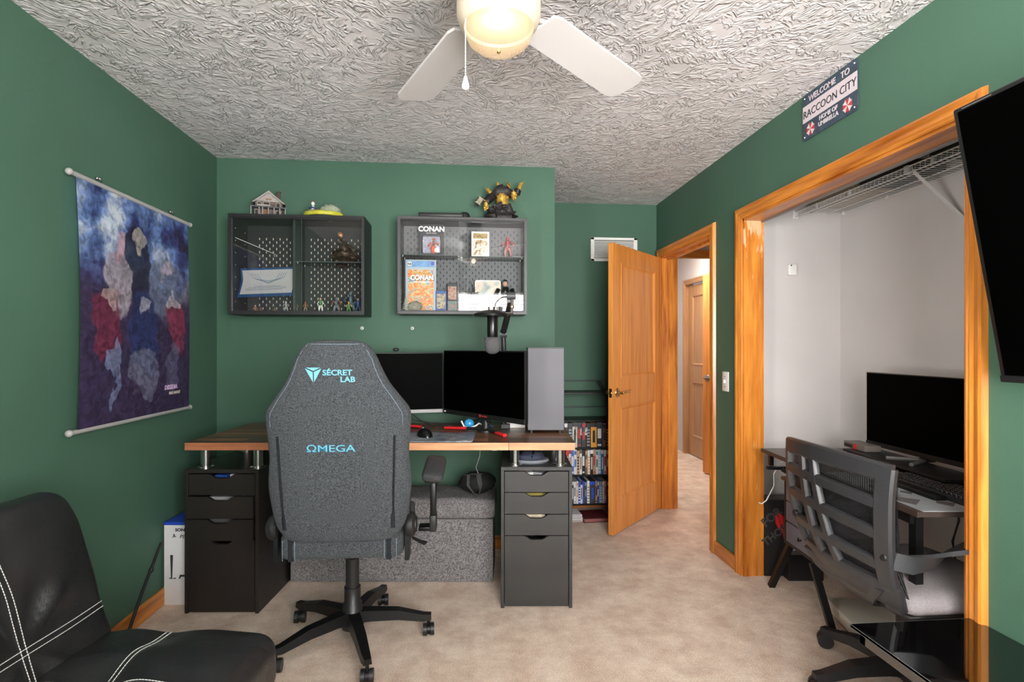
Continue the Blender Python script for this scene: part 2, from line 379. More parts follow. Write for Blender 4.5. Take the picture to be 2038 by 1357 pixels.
b.box(XR, XW, YS-.1, OC0, 0, ZC); b.box(XR, XW, OC1, OD0, 0, ZC); b.box(XR, XW, OD1, YR, 0, ZC)
b.box(XR, XW, OC0, OC1, OCZ, ZC); b.box(XR, XW, OD0, OD1, ODZ, ZC)
struct(b.out('wall_right', M_green))
WX0, WX1, WZ0, WZ1 = -.12, 1.28, .76, 2.0
b = B()
b.box(XL, WX0, YS-.1, YS, 0, ZC); b.box(WX1, XR, YS-.1, YS, 0, ZC); b.box(WX0, WX1, YS-.1, YS, 0, WZ0); b.box(WX0, WX1, YS-.1, YS, WZ1, ZC)
struct(b.out('wall_window', M_green))
b = B()
b.box(CX0, CX0+.08, CYS, CY1+.065, 0, ZC); b.box(XW, CX0, CY1, CY1+.065, 0, ZC); b.box(XW, CX0, CYS-.08, CYS, 0, ZC)
struct(b.out('wall_closet', M_white))
b = B()
b.box(HX, HX+.1, 3.05, 5.22, 0, ZC); b.box(HX, HX+.1, 6.2, 7.0, 0, ZC); b.box(HX, HX+.1, 5.22, 6.2, 2.03, ZC)
b.box(XW, HX, 6.9, 7.0, 0, ZC); b.box(XW, 1.80, 4.40, 6.9, 0, ZC); b.box(CX0+.08, HX, 3.05, 3.12, 0, ZC)
b.box(XW, XW+.004, OD1, 4.40, 0, ZC)
b.box(XW, HX, 4.40, 4.52, 2.09, ZC)
struct(b.out('wall_hall', M_white))

# window behind the camera: frame, sashes, blind slats
def window(name, loc, rz, wd_, z0, z1):
    w = sempty(name, loc, rz); h = wd_/2
    for a in ((-h, -h+.05, z0, z1), (h-.05, h, z0, z1), (-h, h, z0, z0+.05), (-h, h, z1-.05, z1), (-.025, .025, z0, z1)):
        B().box(a[0], a[1], .02, .06, a[2], a[3]).out('window_frame', M_whitep, w)
    sl = B().box(-h+.01, h-.01, -.02, .02, -.0012, .0012).out('blind_slat', M_whitep, w, loc=(0, .012, z0+.03), rot=(-.3, 0, 0))
    k = 1
    while z0+.03+.047*k < z1-.02: twin(sl, w, loc=(0, .012, z0+.03+.047*k)); k += 1
window('window_1', ((WX0+WX1)/2, YS, 0), PI, WX1-WX0, WZ0, WZ1)
window('added_window_2', (XL, (VY0+VY1)/2, 0), PI/2, VY1-VY0, VZ0, VZ1)  # unseen window added to go with the assumed side light

# oak trim
PROF = [(0, 0), (0, .010), (.006, .014), (.013, .011), (.019, .016), (.032, .013), (.038, .018), (.050, .020), (.058, .017), (.064, 0)]
def casing(name, y0, y1, zt, xf, ms, side=-1):
    e = sempty(name)
    for k in range(3):
        bb = B(); rows = []
        for (wd_, h) in PROF:
            path = [(y0-wd_, 0), (y0-wd_, zt+wd_), (y1+wd_, zt+wd_), (y1+wd_, 0)]
            rows.append([bb.bm.verts.new((xf+side*h, path[k+q][0], path[k+q][1])) for q in (0, 1)])
        for i in range(len(rows)-1):
            bb.bm.faces.new([rows[i][0], rows[i][1], rows[i+1][1], rows[i+1][0]])
        bb.bm.faces.new([r[0] for r in rows]); bb.bm.faces.new([r[1] for r in rows][::-1])
        bb.out('casing', M_oaky if k == 1 else M_oakz, e)
    return e
def jamb(e, y0, y1, zt, x0, x1, t=.018, far=None):
    B().box(x0, x1, y0, y0+t, 0, zt).out('jamb', M_oakz, e)
    B().box(x0, x1, y1-t, y1, 0, zt).out('jamb', far or M_oakz, e)
    B().box(x0, x1, y0, y1, zt-t, zt).out('head_jamb', M_oaky, e)
e = casing('trim_1', OC0+.006, OC1-.006, OCZ-.006, XR, None); jamb(e, OC0, OC1, OCZ, XR-.001, XW+.005, far=M_oakworn)
B().box(1.637, 1.652, OC0+.02, OC1-.02, OCZ-.026, OCZ-.018).out('door_track', M_silver, e)
for yy in (2.838, 2.836, 2.84, 2.837):
    pass
e = casing('trim_2', OD0+.006, OD1-.006, ODZ-.006, XR, None); jamb(e, OD0, OD1, ODZ, XR-.001, XW+.005)
b = B(); b.box(1.585, 1.60, OD1-.03, OD1-.018, 0, ODZ-.018); b.box(1.585, 1.60, OD0+.018, OD0+.03, 0, ODZ-.018); b.box(1.585, 1.60, OD0+.018, OD1-.018, ODZ-.03, ODZ-.018)
b.out('door_stop', M_oakz, e)
b = B(); b.box(XW+.005, XW+.02, OD1-.012, OD1+.05, 0, ODZ+.05); b.out('casing', M_oakz, e)
e = sempty('trim_3'); B().box(1.80, HX, 4.385, 4.40, 2.02, 2.09).out('casing', M_oakx, e); B().box(1.80, HX, 4.375, 4.40, 2.02, 2.035).out('casing', M_oakx, e)
B().box(1.80, HX, 4.40, 4.52, 2.075, 2.09).out('head_jamb', M_oakx, e)
# skirting
def skirt(name, x0, x1, y0, y1, m):
    o = B().box(x0, x1, y0, y1, 0, .082, .004, 2).out(name, m); struct(o)
skirt('baseboard_left', XL, XL+.014, YS, YB, M_oaky)
skirt('baseboard_back', XL, BUMP+.014, YB-.014, YB, M_oakx)
skirt('baseboard_bump', BUMP, BUMP+.014, YB, YR, M_oaky)
skirt('baseboard_recess', BUMP, XR, YR-.014, YR, M_oakx)
skirt('baseboard_right', XR-.014, XR, OC1+.06, OD0-.06, M_oaky)
skirt('baseboard_right_near', XR-.014, XR, YS, OC0-.06, M_oaky)

# hinged two-panel oak door, swung into the room
def panel_door(name, loc, rz, wdt, hgt, m, lever=True, knobm=None):
    # local: hinge at x = 0, leaf towards +x, thickness y 0..-.035, seen from -y
    d = sempty(name, loc, rz); t = .036
    st, tr, mr_, br = .115, .12, .20, .23
    midz = .86
    B().box(0, st, -t, 0, .012, hgt, .0015, 1).out('stile', m, d)
    B().box(wdt-st, wdt, -t, 0, .012, hgt, .0015, 1).out('stile', m, d)
    mh = m
    for (z0, z1) in ((.012, br), (midz, midz+mr_), (hgt-tr, hgt)):
        B().box(st, wdt-st, -t+.0005, -.0005, z0, z1).out('rail', mh, d)
    for (z0, z1) in ((br, midz), (midz+mr_, hgt-tr)):
        x0, x1 = st, wdt-st
        pn = B().box(x0, x1, -t+.010, -.010, z0, z1).out('panel', m, d)
        for sgn in (0, 1):
            yb = -t+.010 if sgn == 0 else -.010; yt = -t-.004 if sgn == 0 else .004
            bb = B(); prof = [(0, yb), (0, yt), (.007, yt), (.014, yt+(.006 if sgn == 0 else -.006)), (.022, yb)]
            loops = []
            for (wv, yv) in prof:
                loops.append([bb.bm.verts.new((p[0], yv, p[1])) for p in ((x0+wv, z0+wv), (x1-wv, z0+wv), (x1-wv, z1-wv), (x0+wv, z1-wv))])
            for i in range(len(loops)-1):
                for k in range(4):
                    bb.bm.faces.new([loops[i][k], loops[i][(k+1) % 4], loops[i+1][(k+1) % 4], loops[i+1][k]])
            bb.out('moulding', m, pn)
    h = bpy.data.objects.new('door_handle', None); C.objects.link(h); h.parent = d; h.location = (wdt-.06, 0, .96)
    for sg, y0 in ((-1, -t), (1, 0)):
        b = B(); b.lathe([(.033, 0), (.033, .004*sg), (.026, .010*sg), (.012, .012*sg), (.011, .045*sg), (0.001, .047*sg)], 0, y0, 0, 20, 'y')
        if lever:
            pts = [(0, y0+.042*sg, 0), (-.03, y0+.046*sg, .002), (-.06, y0+.046*sg, .008), (-.085, y0+.046*sg, .003), (-.105, y0+.046*sg, .008), (-.115, y0+.046*sg, .012)]
            b.tube(pts, [.010, .010, .009, .009, .010, .005], 10, flat=.006)
        else:
            b.ball((0, y0+.055*sg, 0), .026)
        b.out('lever', knobm or M_brass, h, 50)
    B().box(wdt-.001, wdt+.002, -.028, -.008, .93, .99).out('latch_plate', M_brass, d)
    B().cyl((wdt, -.018, .96), (wdt+.010, -.018, .96), .008).out('latch', M_brass, d, 50)
    return d
ang = math.atan2(3.49-4.075, .985-1.535)
d = panel_door('door_1', (1.535, 4.072, 0), ang, .80, 1.965, M_door)
# mirrored so that its hall side faces the camera: the leaf lies on the -y side of its hinge line
d.rotation_euler = (0, 0, ang)
for z in (.2, 1.0, 1.78):
    B().cyl((0, -.042, z), (0, -.042, z+.09), .006).out('hinge', M_brass, d, 50)
# hall: closed door in its frame, and another leaf standing open
e = casing('trim_4', 5.26, 6.16, 2.0, HX, None); jamb(e, 5.24, 6.18, 2.02, HX-.001, HX+.09)
for o_ in e.children: o_.data.materials[0] = M_doorfar
panel_door('door_2', (HX+.06, 6.155, 0), -PI/2, .88, 1.985, M_doorfar, False, M_silver)
panel_door('door_3', (2.60, 4.62, 0), math.atan2(5.18-4.62, 2.385-2.60), .60, 1.985, M_door, True, M_silver)

# ceiling fan with a lit bowl
fan = thing('ceiling_fan', 'white ceiling fan with five blades and a glowing frosted light bowl', 'ceiling fan', W(-.034, 1.375, 0), RZ)
M_fan = mat('fan_enamel', (198, 195, 193), .4)
B().lathe([(.07, 2.41), (.075, 2.395), (.06, 2.35), (.02, 2.34), (.02, 2.325), (.09, 2.32), (.135, 2.29), (.14, 2.22), (.12, 2.185), (.10, 2.175)], n=32).out('motor_housing', M_fan, fan, 40)
B().lathe([(.10, 2.18), (.108, 2.172), (.108, 2.118), (.101, 2.098), (.090, 2.088), (.086, 2.095)], n=36).out('light_fitter', mat('fan_fitter', (186, 172, 152), .4), fan, 40)
m = bpy.data.materials.new('frosted_lit_glass'); m.use_nodes = True; nt = m.node_tree; n = nt.nodes
p = n['Principled BSDF']; p.inputs['Base Color'].default_value = lin(188, 164, 130); p.inputs['Roughness'].default_value = .25
p.inputs['Emission Color'].default_value = (1, .80, .55, 1); p.inputs['Emission Strength'].default_value = .12
tr_ = n.new('ShaderNodeBsdfTransparent'); mxs = n.new('ShaderNodeMixShader'); mxs.inputs[0].default_value = .55
nt.links.new(p.outputs[0], mxs.inputs[1]); nt.links.new(tr_.outputs[0], mxs.inputs[2]); nt.links.new(mxs.outputs[0], n['Material Output'].inputs[0])
B().lathe([(.088, 2.11), (.0905, 2.10), (.089, 2.080), (.079, 2.055), (.058, 2.038), (.03, 2.031), (.004, 2.030)], n=40).out('light_bowl', m, fan, 179)
B().lathe([(.004, 2.031), (.005, 2.026), (.001, 2.022)], n=12).out('finial', M_brass, fan)
lp = bpy.data.lights.new('fan_bulb', 'POINT'); lp.energy = .30; lp.color = (1, .86, .70); lp.shadow_soft_size = .022
lo = bpy.data.objects.new('fan_bulb', lp); C.objects.link(lo); lo.parent = fan; lo.location = (0, -.02, 2.072)
def blade_mesh():
    bb = B(); pts = [(.165, -.052), (.19, -.062), (.60, -.070), (.630, -.066), (.648, -.045), (.652, .03), (.640, .058), (.615, .068), (.19, .062), (.165, .052)]
    return bb.prism(pts, -.004, .004, 'xy')
ARM = lambda: B().tube([(.09, 0, .018), (.13, 0, .010), (.17, -.02, .003), (.21, -.03, .004)], .009, 8, flat=.004).tube([(.13, 0, .010), (.17, .02, .003), (.21, .03, .004)], .009, 8, flat=.004)
for k in range(5):
    a = math.radians(48+72*k)
    bl = blade_mesh().out('blade', M_fan, fan, loc=(0, 0, 2.17), rot=(0, math.radians(1), a)); bl.rotation_euler = (math.radians(-10), 0, a)
    bl.rotation_mode = 'XYZ'
    bl.matrix_local = Matrix.Translation((0, 0, 2.165)) @ Matrix.Rotation(a, 4, 'Z') @ Matrix.Rotation(math.radians(-9), 4, 'X')
    ARM().out('blade_bracket', M_fan, bl, 40)
b = B()
for k in range(34): b.ball((-.082, -.02-.02, 2.112-.005*k), .0019, 6, 4)
b.out('pull_chain', M_whitep, fan, 179)
B().lathe([(.001, .001), (.004, 0), (.006, -.010), (.0095, -.022), (.0085, -.030), (.001, -.033)], -.082, -.04, 1.944, 14).out('chain_pendant', M_whitep, fan, 179)

# ------------------------------------------------------------------ on the walls
v = thing('air_vent', 'white slatted air return grille high on the recess wall', 'vent', (1.19, YR, 2.045))
b = B(); b.box(-.19, .19, -.012, 0, .075, .095, .003); b.box(-.19, .19, -.012, 0, -.095, -.075, .003); b.box(-.19, -.16, -.012, 0, -.095, .095, .003); b.box(.16, .19, -.012, 0, -.095, .095, .003)
b.out('frame', M_whitep, v); B().box(-.17, .17, -.002, 0, -.08, .08).out('backing', mat('vent_shadow', (120, 122, 120), .8), v)
s0 = B().box(-.16, .16, -.010, -.002, -.0022, .0022).out('slat', M_whitep, v, loc=(0, 0, -.066), rot=(.5, 0, 0))
for k in range(1, 12): twin(s0, v, loc=(0, 0, -.066+.012*k))
v = thing('light_switch', 'white toggle light switch plate on green wall between doorway and closet', 'light switch', (XR, 3.035, 1.065), -PI/2)
B().box(-.037, .037, -.006, 0, -.058, .058, .003).out('plate', M_whitep, v, 40); B().box(-.004, .004, -.017, -.004, -.008, .010, .001).out('toggle', M_whitep, v)
b = B(); b.cyl((0, -.0075, .03), (0, -.005, .03), .003); b.cyl((0, -.0075, -.03), (0, -.005, -.03), .003); b.out('screw', M_silver, v)
v = thing('motion_sensor', 'small white sensor box stuck on the closet side wall', 'sensor', (1.91, CY1, 1.72))
B().box(-.025, .025, -.024, 0, -.033, .033, .006, 3).out('body', M_whitep, v, 40); B().cyl((-.012, -.026, .024), (-.012, -.022, .024), .004).out('lens', M_black, v)
for i, (xx, w_) in enumerate(((-.628, 'left'), (-.322, 'right'))):
    v = thing('wall_screw', 'small white screw cap below the %s glass display case' % w_, 'screw', (xx, YB, 1.385), 0, 'screw caps under the display cases')
    B().lathe([(.011, 0), (.010, -.004), (.004, -.006)], 0, 0, 0, 14, 'y').out('cap', M_whitep, v, 60); B().cyl((0, -.0075, 0), (0, -.005, 0), .0035).out('hole', M_black, v)

# tin sign by the ceiling
sg = thing('tin_sign', 'navy and white metal welcome sign with two red and white umbrella emblems', 'sign', (XR-.002, 2.137, 2.302), -PI/2)
M_navy = mat('navy_enamel', (58, 72, 86), .5, var=.35, vs=40); M_pink = mat('pale_enamel', (216, 202, 206), .5)
b = B(); pl = []
for (cx_, cz_, a0) in ((.158, .09, 0), (-.158, .09, 90), (-.158, -.09, 180), (.158, -.09, 270)):
    for k in range(5):
        a = math.radians(a0+k*22.5); pl.append((cx_+.012*math.cos(a), cz_+.012*math.sin(a)))
b.prism(pl, -.004, 0).out('plate', M_navy, sg)
B().box(-.169, .169, -.0046, -.004, -.022, .052).out('band', M_pink, sg)
M_dkt = mat('dark_lettering', (36, 38, 44), .6)
text('lettering', 'WELCOME   TO', .036, M_pink, sg, (0, -.0045, .063), align='CENTER', weight=.0004)
text('lettering', 'RACCOON CITY', .047, M_dkt, sg, (0, -.0049, -.003), align='CENTER', sx=.93)
text('lettering', 'HOME OF', .026, M_pink, sg, (0, -.0045, -.050), align='CENTER', weight=.0005)
text('lettering', 'UMBRELLA', .026, M_pink, sg, (0, -.0045, -.076), align='CENTER', weight=.0005)
M_ured = mat('emblem_red', (190, 62, 58), .5)
for cx_ in (-.115, .115):
    for k in range(8):
        a0, a1 = math.radians(22.5+45*k), math.radians(67.5+45*k)
        o = B(); o.prism([(cx_, -.062), (cx_+.029*math.cos(a0), -.062+.029*math.sin(a0)), (cx_+.029*math.cos((a0+a1)/2)*.86, -.062+.029*math.sin((a0+a1)/2)*.86), (cx_+.029*math.cos(a1), -.062+.029*math.sin(a1))], -.0052, -.0042)
        o.out('emblem_segment', M_ured if k % 2 else M_pink, sg)
b = B()
for (x_, z_) in ((-.155, .087), (.155, .087), (-.155, -.087), (.155, -.087)): b.cyl((x_, -.0065, z_), (x_, -.004, z_), .003, n=10)
b.out('pin', M_whitep, sg)

# hanging scroll on the left wall: plain cloudy stand-in picture
def scroll_mat():
    m = bpy.data.materials.new('scroll_print'); m.use_nodes = True; nt = m.node_tree; n = nt.nodes; L = nt.links.new; p = n['Principled BSDF']; p.inputs['Roughness'].default_value = .6
    tc = n.new('ShaderNodeTexCoord'); wn = n.new('ShaderNodeTexNoise'); wn.inputs['Scale'].default_value = 7; wn.inputs['Detail'].default_value = 3; L(tc.outputs['Object'], wn.inputs['Vector'])
    sc = n.new('ShaderNodeVectorMath'); sc.operation = 'MULTIPLY_ADD'; sc.inputs[1].default_value = (.22, .22, .22); L(wn.outputs['Color'], sc.inputs[0])
    of = n.new('ShaderNodeVectorMath'); of.operation = 'ADD'; of.inputs[1].default_value = (-.11, -.11, -.11); L(tc.outputs['Object'], of.inputs[0]); L(of.outputs[0], sc.inputs[2])
    cl = n.new('ShaderNodeTexNoise'); cl.inputs['Scale'].default_value = 4.2; cl.inputs['Detail'].default_value = 6; L(sc.outputs[0], cl.inputs['Vector'])
    cr = n.new('ShaderNodeValToRGB'); L(cl.outputs[0], cr.inputs[0]); r = cr.color_ramp
    r.elements[0].position = .34; r.elements[0].color = lin(50, 40, 72); r.elements[1].position = .64; r.elements[1].color = lin(222, 230, 240)
    q = r.elements.new(.43); q.color = lin(64, 78, 136); q = r.elements.new(.52); q.color = lin(112, 142, 196)
    sx = n.new('ShaderNodeSeparateXYZ'); L(sc.outputs[0], sx.inputs[0])
    g = n.new('ShaderNodeMapRange'); g.inputs[1].default_value = .02; g.inputs[2].default_value = .30; g.interpolation_type = 'SMOOTHSTEP'; L(sx.outputs[2], g.inputs[0])
    base = n.new('ShaderNodeMix'); base.data_type = 'RGBA'; L(g.outputs[0], base.inputs[0]); base.inputs[6].default_value = lin(70, 58, 90); L(cr.outputs[0], base.inputs[7])
    last = base.outputs[2]
    # soft tinted blots, loosely where the picture has colour
    for (x, z, rx, rz, colr, am) in ((-.03, .18, .11, .20, (34, 32, 46), .85), (.18, .12, .12, .17, (120, 132, 160), .7), (-.16, .13, .10, .16, (186, 178, 190), .8), (-.15, .25, .05, .055, (206, 170, 186), .8), (.0, .33, .06, .06, (190, 182, 176), .8),
                                      (.19, .21, .05, .05, (196, 180, 190), .7), (-.24, -.07, .10, .16, (128, 52, 78), .8), (.02, -.1, .12, .22, (50, 62, 112), .85), (.28, -.06, .07, .13, (150, 60, 84), .7), (.27, .05, .05, .05, (200, 190, 200), .75),
                                      (-.24, .04, .05, .05, (196, 176, 172), .7), (.03, .03, .05, .05, (190, 190, 206), .7), (.02, -.30, .11, .13, (136, 138, 164), .55), (.25, -.25, .06, .12, (112, 112, 142), .6), (-.20, -.27, .025, .16, (136, 146, 184), .7)):
        mp = n.new('ShaderNodeMapping'); mp.vector_type = 'TEXTURE'; mp.inputs['Location'].default_value = (x, 0, z); mp.inputs['Scale'].default_value = (rx, 4, rz); L(sc.outputs[0], mp.inputs[0])
        gr = n.new('ShaderNodeVectorMath'); gr.operation = 'LENGTH'; L(mp.outputs[0], gr.inputs[0])
        mr = n.new('ShaderNodeMapRange'); mr.interpolation_type = 'SMOOTHSTEP'; mr.inputs[1].default_value = .82; mr.inputs[2].default_value = 1.0; mr.inputs[3].default_value = am; mr.inputs[4].default_value = 0; L(gr.outputs['Value'], mr.inputs[0])
        mx = n.new('ShaderNodeMix'); mx.data_type = 'RGBA'; L(mr.outputs[0], mx.inputs[0]); L(last, mx.inputs[6]); mx.inputs[7].default_value = lin(*colr); last = mx.outputs[2]
    fn = n.new('ShaderNodeTexNoise'); fn.inputs['Scale'].default_value = 26; fn.inputs['Detail'].default_value = 5; fn.inputs['Distortion'].default_value = 1; L(tc.outputs['Object'], fn.inputs['Vector'])
    f2 = n.new('ShaderNodeMapRange'); f2.inputs[1].default_value = .35; f2.inputs[2].default_value = .65; f2.inputs[3].default_value = .85; f2.inputs[4].default_value = 1.8; L(fn.outputs[0], f2.inputs[0])
    vm = n.new('ShaderNodeVectorMath'); vm.operation = 'SCALE'; L(last, vm.inputs[0]); L(f2.outputs[0], vm.inputs['Scale']); L(vm.outputs[0], p.inputs['Base Color'])
    return m
# local x runs along the wall away from the camera, y into the room is -y
sc_ = thing('wall_scroll', 'large blue and purple cloudy fabric scroll hanging on left wall', 'wall scroll', (XL, 2.575, 1.435), PI/2)
def sheet(u, v):
    x = (u-.5)*.82; z = (v-.5)*.96
    y = -.020-.010*math.sin(v*PI)*(.5+.5*math.cos(u*2*PI))-.006*(1-v)
    pinch = 1-.012*math.sin(v*PI)
    return (x*pinch, y, z)
b = B(); b.grid(sheet, 16, 24); r = bmesh.ops.solidify(b.bm, geom=b.bm.faces[:], thickness=.0012)
b.out('fabric', scroll_mat(), sc_, 60)
M_rod = mat('grey_rod', (168, 166, 164), .4)
for z in (.488, -.488):
    rd = B().cyl((-.44, -.020, z), (.43, -.020, z), .0095, n=14).out('rod', M_rod, sc_, 50)
    B().ball((-.445, -.020, z), .0135).ball((.435, -.020, z), .0125).out('end_cap', M_rod, rd, 179)
for x in (-.27, .27):
    B().tube([(x, -.020, .497), (x, -.022, .512), (x, -.012, .519), (x, -.003, .512)], .0035, 8).ball((x, -.006, .516), .008, 10, 6).out('hanger', M_chrome, sc_, 179)
M_logo = mat('violet_print', (206, 176, 214), .6); M_logo2 = mat('cream_print', (206, 196, 184), .6)
text('lettering', 'DISSIDIA', .030, M_logo, sc_, (.175, -.0295, -.375), ext=.0005, weight=.0012, shear=.2)
text('lettering', 'FINAL FANTASY', .020, M_logo2, sc_, (.215, -.0295, -.402), ext=.0005, sx=.72, weight=.0003)

# wall-mounted television on the right wall, tipped towards the room
tv = thing('television', 'large black flat television tilted down on right wall', 'television', (1.405, .68, 1.545), -PI/2)
T = Matrix.Rotation(math.radians(-11.2), 4, 'X')
T = Matrix.Rotation(math.radians(11.2), 4, 'X')
def tl(bb): 
    for v_ in bb.bm.verts: v_.co = T @ v_.co
    return bb
b = B(); b.box(-.67, .67, -.004, .028, -.378, .378, .006); tl(b).out('cabinet', M_bezel, tv, 40)
b = B(); b.box(-.655, .655, -.0052, -.0030, -.358, .366); tl(b).out('screen', M_screen, tv)
b = B(); b.box(-.669, .669, -.0065, -.001, -.378, -.360, .001); tl(b).out('lower_bezel', M_bezel, tv)
b = B(); b.box(-.64, -.56, -.0068, -.006, .3695, .3715); tl(b).out('badge', M_silver, tv)
b = B(); b.box(-.2, .2, .03, .05, -.2, .2); tl(b)
b.box(-.15, .15, .10, .118, -.2, .2); b.box(-.03, .03, .04, .11, -.03, .03); b.out('wall_bracket', M_blackm, tv)
# ------------------------------------------------------------------ two glass-fronted display cases on the back wall
M_case = mat('case_black', (30, 30, 31), .5, var=.15, vs=30); M_caseg = mat('case_graphite', (72, 70, 72), .45, var=.1, vs=30)
M_peg = mat('pegboard_black', (26, 25, 27), .6); M_pegg = mat('pegboard_grey', (112, 112, 114), .6)
M_slot = mat('slot_pale', (206, 196, 178), .7); M_slotd = mat('slot_dark', (40, 40, 42), .7)
def slot_mesh(bb, x0, x1, z0, z1, y, px=.040, pz=.020):
    nz_ = int((z1-z0)/pz); 
    for r_ in range(nz_):
        x = x0+(px/2 if r_ % 2 else 0)
        while x < x1:
            bb.box(x-.0026, x+.0026, y-.0006, y, z0+pz*r_-.0066, z0+pz*r_+.0066); x += px
def display_case(name, label, x0, x1, z0, z1, dep, mc, mp_, ms, div=None, slotz=None):
    cx_ = (x0+x1)/2; wd_ = (x1-x0)/2; h = z1-z0; t = .016
    c = thing(name, label, 'display case', (cx_, YB, z0))
    B().box(-wd_, wd_, -dep, 0, 0, t, .001, 1).out('bottom_panel', mc, c); B().box(-wd_, wd_, -dep, 0, h-t, h, .001, 1).out('top_panel', mc, c)
    B().box(-wd_, -wd_+t, -dep, 0, t, h-t).out('side_panel', mc, c); B().box(wd_-t, wd_, -dep, 0, t, h-t).out('side_panel', mc, c)
    B().box(-wd_+t, wd_-t, -.010, -.001, t, h-t).out('back_panel', mp_, c)
    if div is not None: B().box(div-.008, div+.008, -dep+.05, -.01, t, h-t).out('divider', mc, c)
    b = B(); z_a, z_b = slotz
    if div is None: slot_mesh(b, -wd_+.04, wd_-.03, z_a, z_b, -.010)
    else: slot_mesh(b, -wd_+.085, div-.015, z_a, z_b, -.010); slot_mesh(b, div+.045, wd_-.02, z_a, z_b, -.010)
    o = b.out('peg_slots', ms, c); o['kind'] = 'stuff'
    # sliding glass doors in their tracks
    for k, (gx0, gx1) in enumerate(((-wd_+t, .025), (-.025, wd_-t))):
        yy = -dep+.012+.012*k
        g = B().box(gx0, gx1, yy, yy+.004, t+.002, h-t-.002).out('glass_door', M_glass, c)
        b = B(); b.box(gx0, gx0+.0015, yy-.0003, yy+.0043, t+.002, h-t-.002); b.box(gx1-.0015, gx1, yy-.0003, yy+.0043, t+.002, h-t-.002); b.out('polished_edge', M_glasse, g)
    for z in (t, h-t-.006): B().box(-wd_+t, wd_-t, -dep+.004, -dep+.034, z, z+.006).out('track', M_black, c)
    b = B()
    for sx_ in (-1, 1):
        for k in range(7):
            z = t+.06+.07*k
            for yy in (-dep+.06, -.05): b.ball((sx_*(wd_-t), yy, z), .0028, 6, 4)
    o = b.out('shelf_pin_holes', M_slot, c); o['kind'] = 'stuff'
    return c
LX0, LX1, LZ0, LZ1, LD = -1.318, -.570, 1.452, 2.018, .245
RX0, RX1, RZ0, RZ1, RD = -.388, .372, 1.462, 2.034, .205
lc = display_case('display_case', 'black wall display case with pegboard back, left of the two', LX0, LX1, LZ0, LZ1, LD, M_case, M_peg, M_slot, -.030, (.03, .50))
rc = display_case('display_case', 'graphite wall display case holding comics, right of the two', RX0, RX1, RZ0, RZ1, RD, M_caseg, M_pegg, M_slotd, None, (.03, .55))
LCX, RCX = (LX0+LX1)/2, (RX0+RX1)/2
def shelf(c, x0, x1, z, dep):
    s_ = B().box(x0, x1, -dep, -.012, z, z+.005).out('glass_shelf', M_glass, c)
    B().box(x0, x1, -dep-.001, -dep+.001, z, z+.005).out('shelf_edge', M_glasse, s_)
    b = B()
    for x in (x0+.006, x1-.006):
        for y in (-dep+.02, -.04): b.cyl((x, y, z-.006), (x, y, z), .006, n=10)
    b.out('shelf_pin', M_chrome, c, 50)
shelf(lc, -.020, .356, .305, .20)
shelf(rc, -.362, -.02, .350, .165); shelf(rc, -.014, .362, .344, .165)

# contents of the left case
ct = thing('certificate', 'pale printed certificate on blue backing inside left display case', 'certificate', (-1.128, YB-.165, 1.635), 0)
Mc = Matrix.Rotation(math.radians(-24), 4, 'X') @ Matrix.Rotation(math.radians(-3), 4, 'Y')
def page(wd_, h, y):
    def f(u, v):
        x = (u-.5)*wd_; z = (v-.5)*h
        return Mc @ Vector((x+.015*(v-.5), y-.035*max(0, v-.55)**2*6+.0*u, z))
    return f
b = B(); b.grid(page(.312, .165, .004), 8, 10); bmesh.ops.solidify(b.bm, geom=b.bm.faces[:], thickness=.0015); b.out('backing', M_bluec, ct, 60)
b = B(); b.grid(page(.285, .132, -.0015), 8, 10); bmesh.ops.solidify(b.bm, geom=b.bm.faces[:], thickness=.001); b.out('page', M_paper, ct, 60)
b = B()
M_ink = mat('grey_blue_ink', (96, 116, 140), .7)
def onpage(x, z):
    v = z/.132+.5
    return Mc @ Vector((x+.015*(v-.5), -.0035-.035*max(0, v-.55)**2*6, z))
for k in range(4):
    for sg_ in (-1, 1): b.tube([onpage(sg_*(.10-.012*k), .052), onpage(sg_*(.085-.016*k), .030-.004*k), onpage(0, .004-.006*k+.012)], .0011, 5)
for k, (xa, xb) in enumerate(((-.075, .075), (-.10, .105), (-.115, .11), (-.115, .09))): b.tube([onpage(xa, -.018-.008*k), onpage(0, -.018-.008*k), onpage(xb, -.018-.008*k)], .0009, 5)
o = b.out('print', M_ink, ct)
rd = thing('thin_rod', 'thin pale rod slanting across left part of black display case', 'rod', (0, 0, 0))
B().cyl((-1.29, YB-.215, 1.888), (-1.14, YB-.02, 1.830), .0022, n=8).out('rod', mat('pale_rod', (196, 196, 194), .4), rd, 60)
B().box(-1.144, -1.134, YB-.03, YB-.012, 1.812, 1.832).out('clip', M_silver, rd)

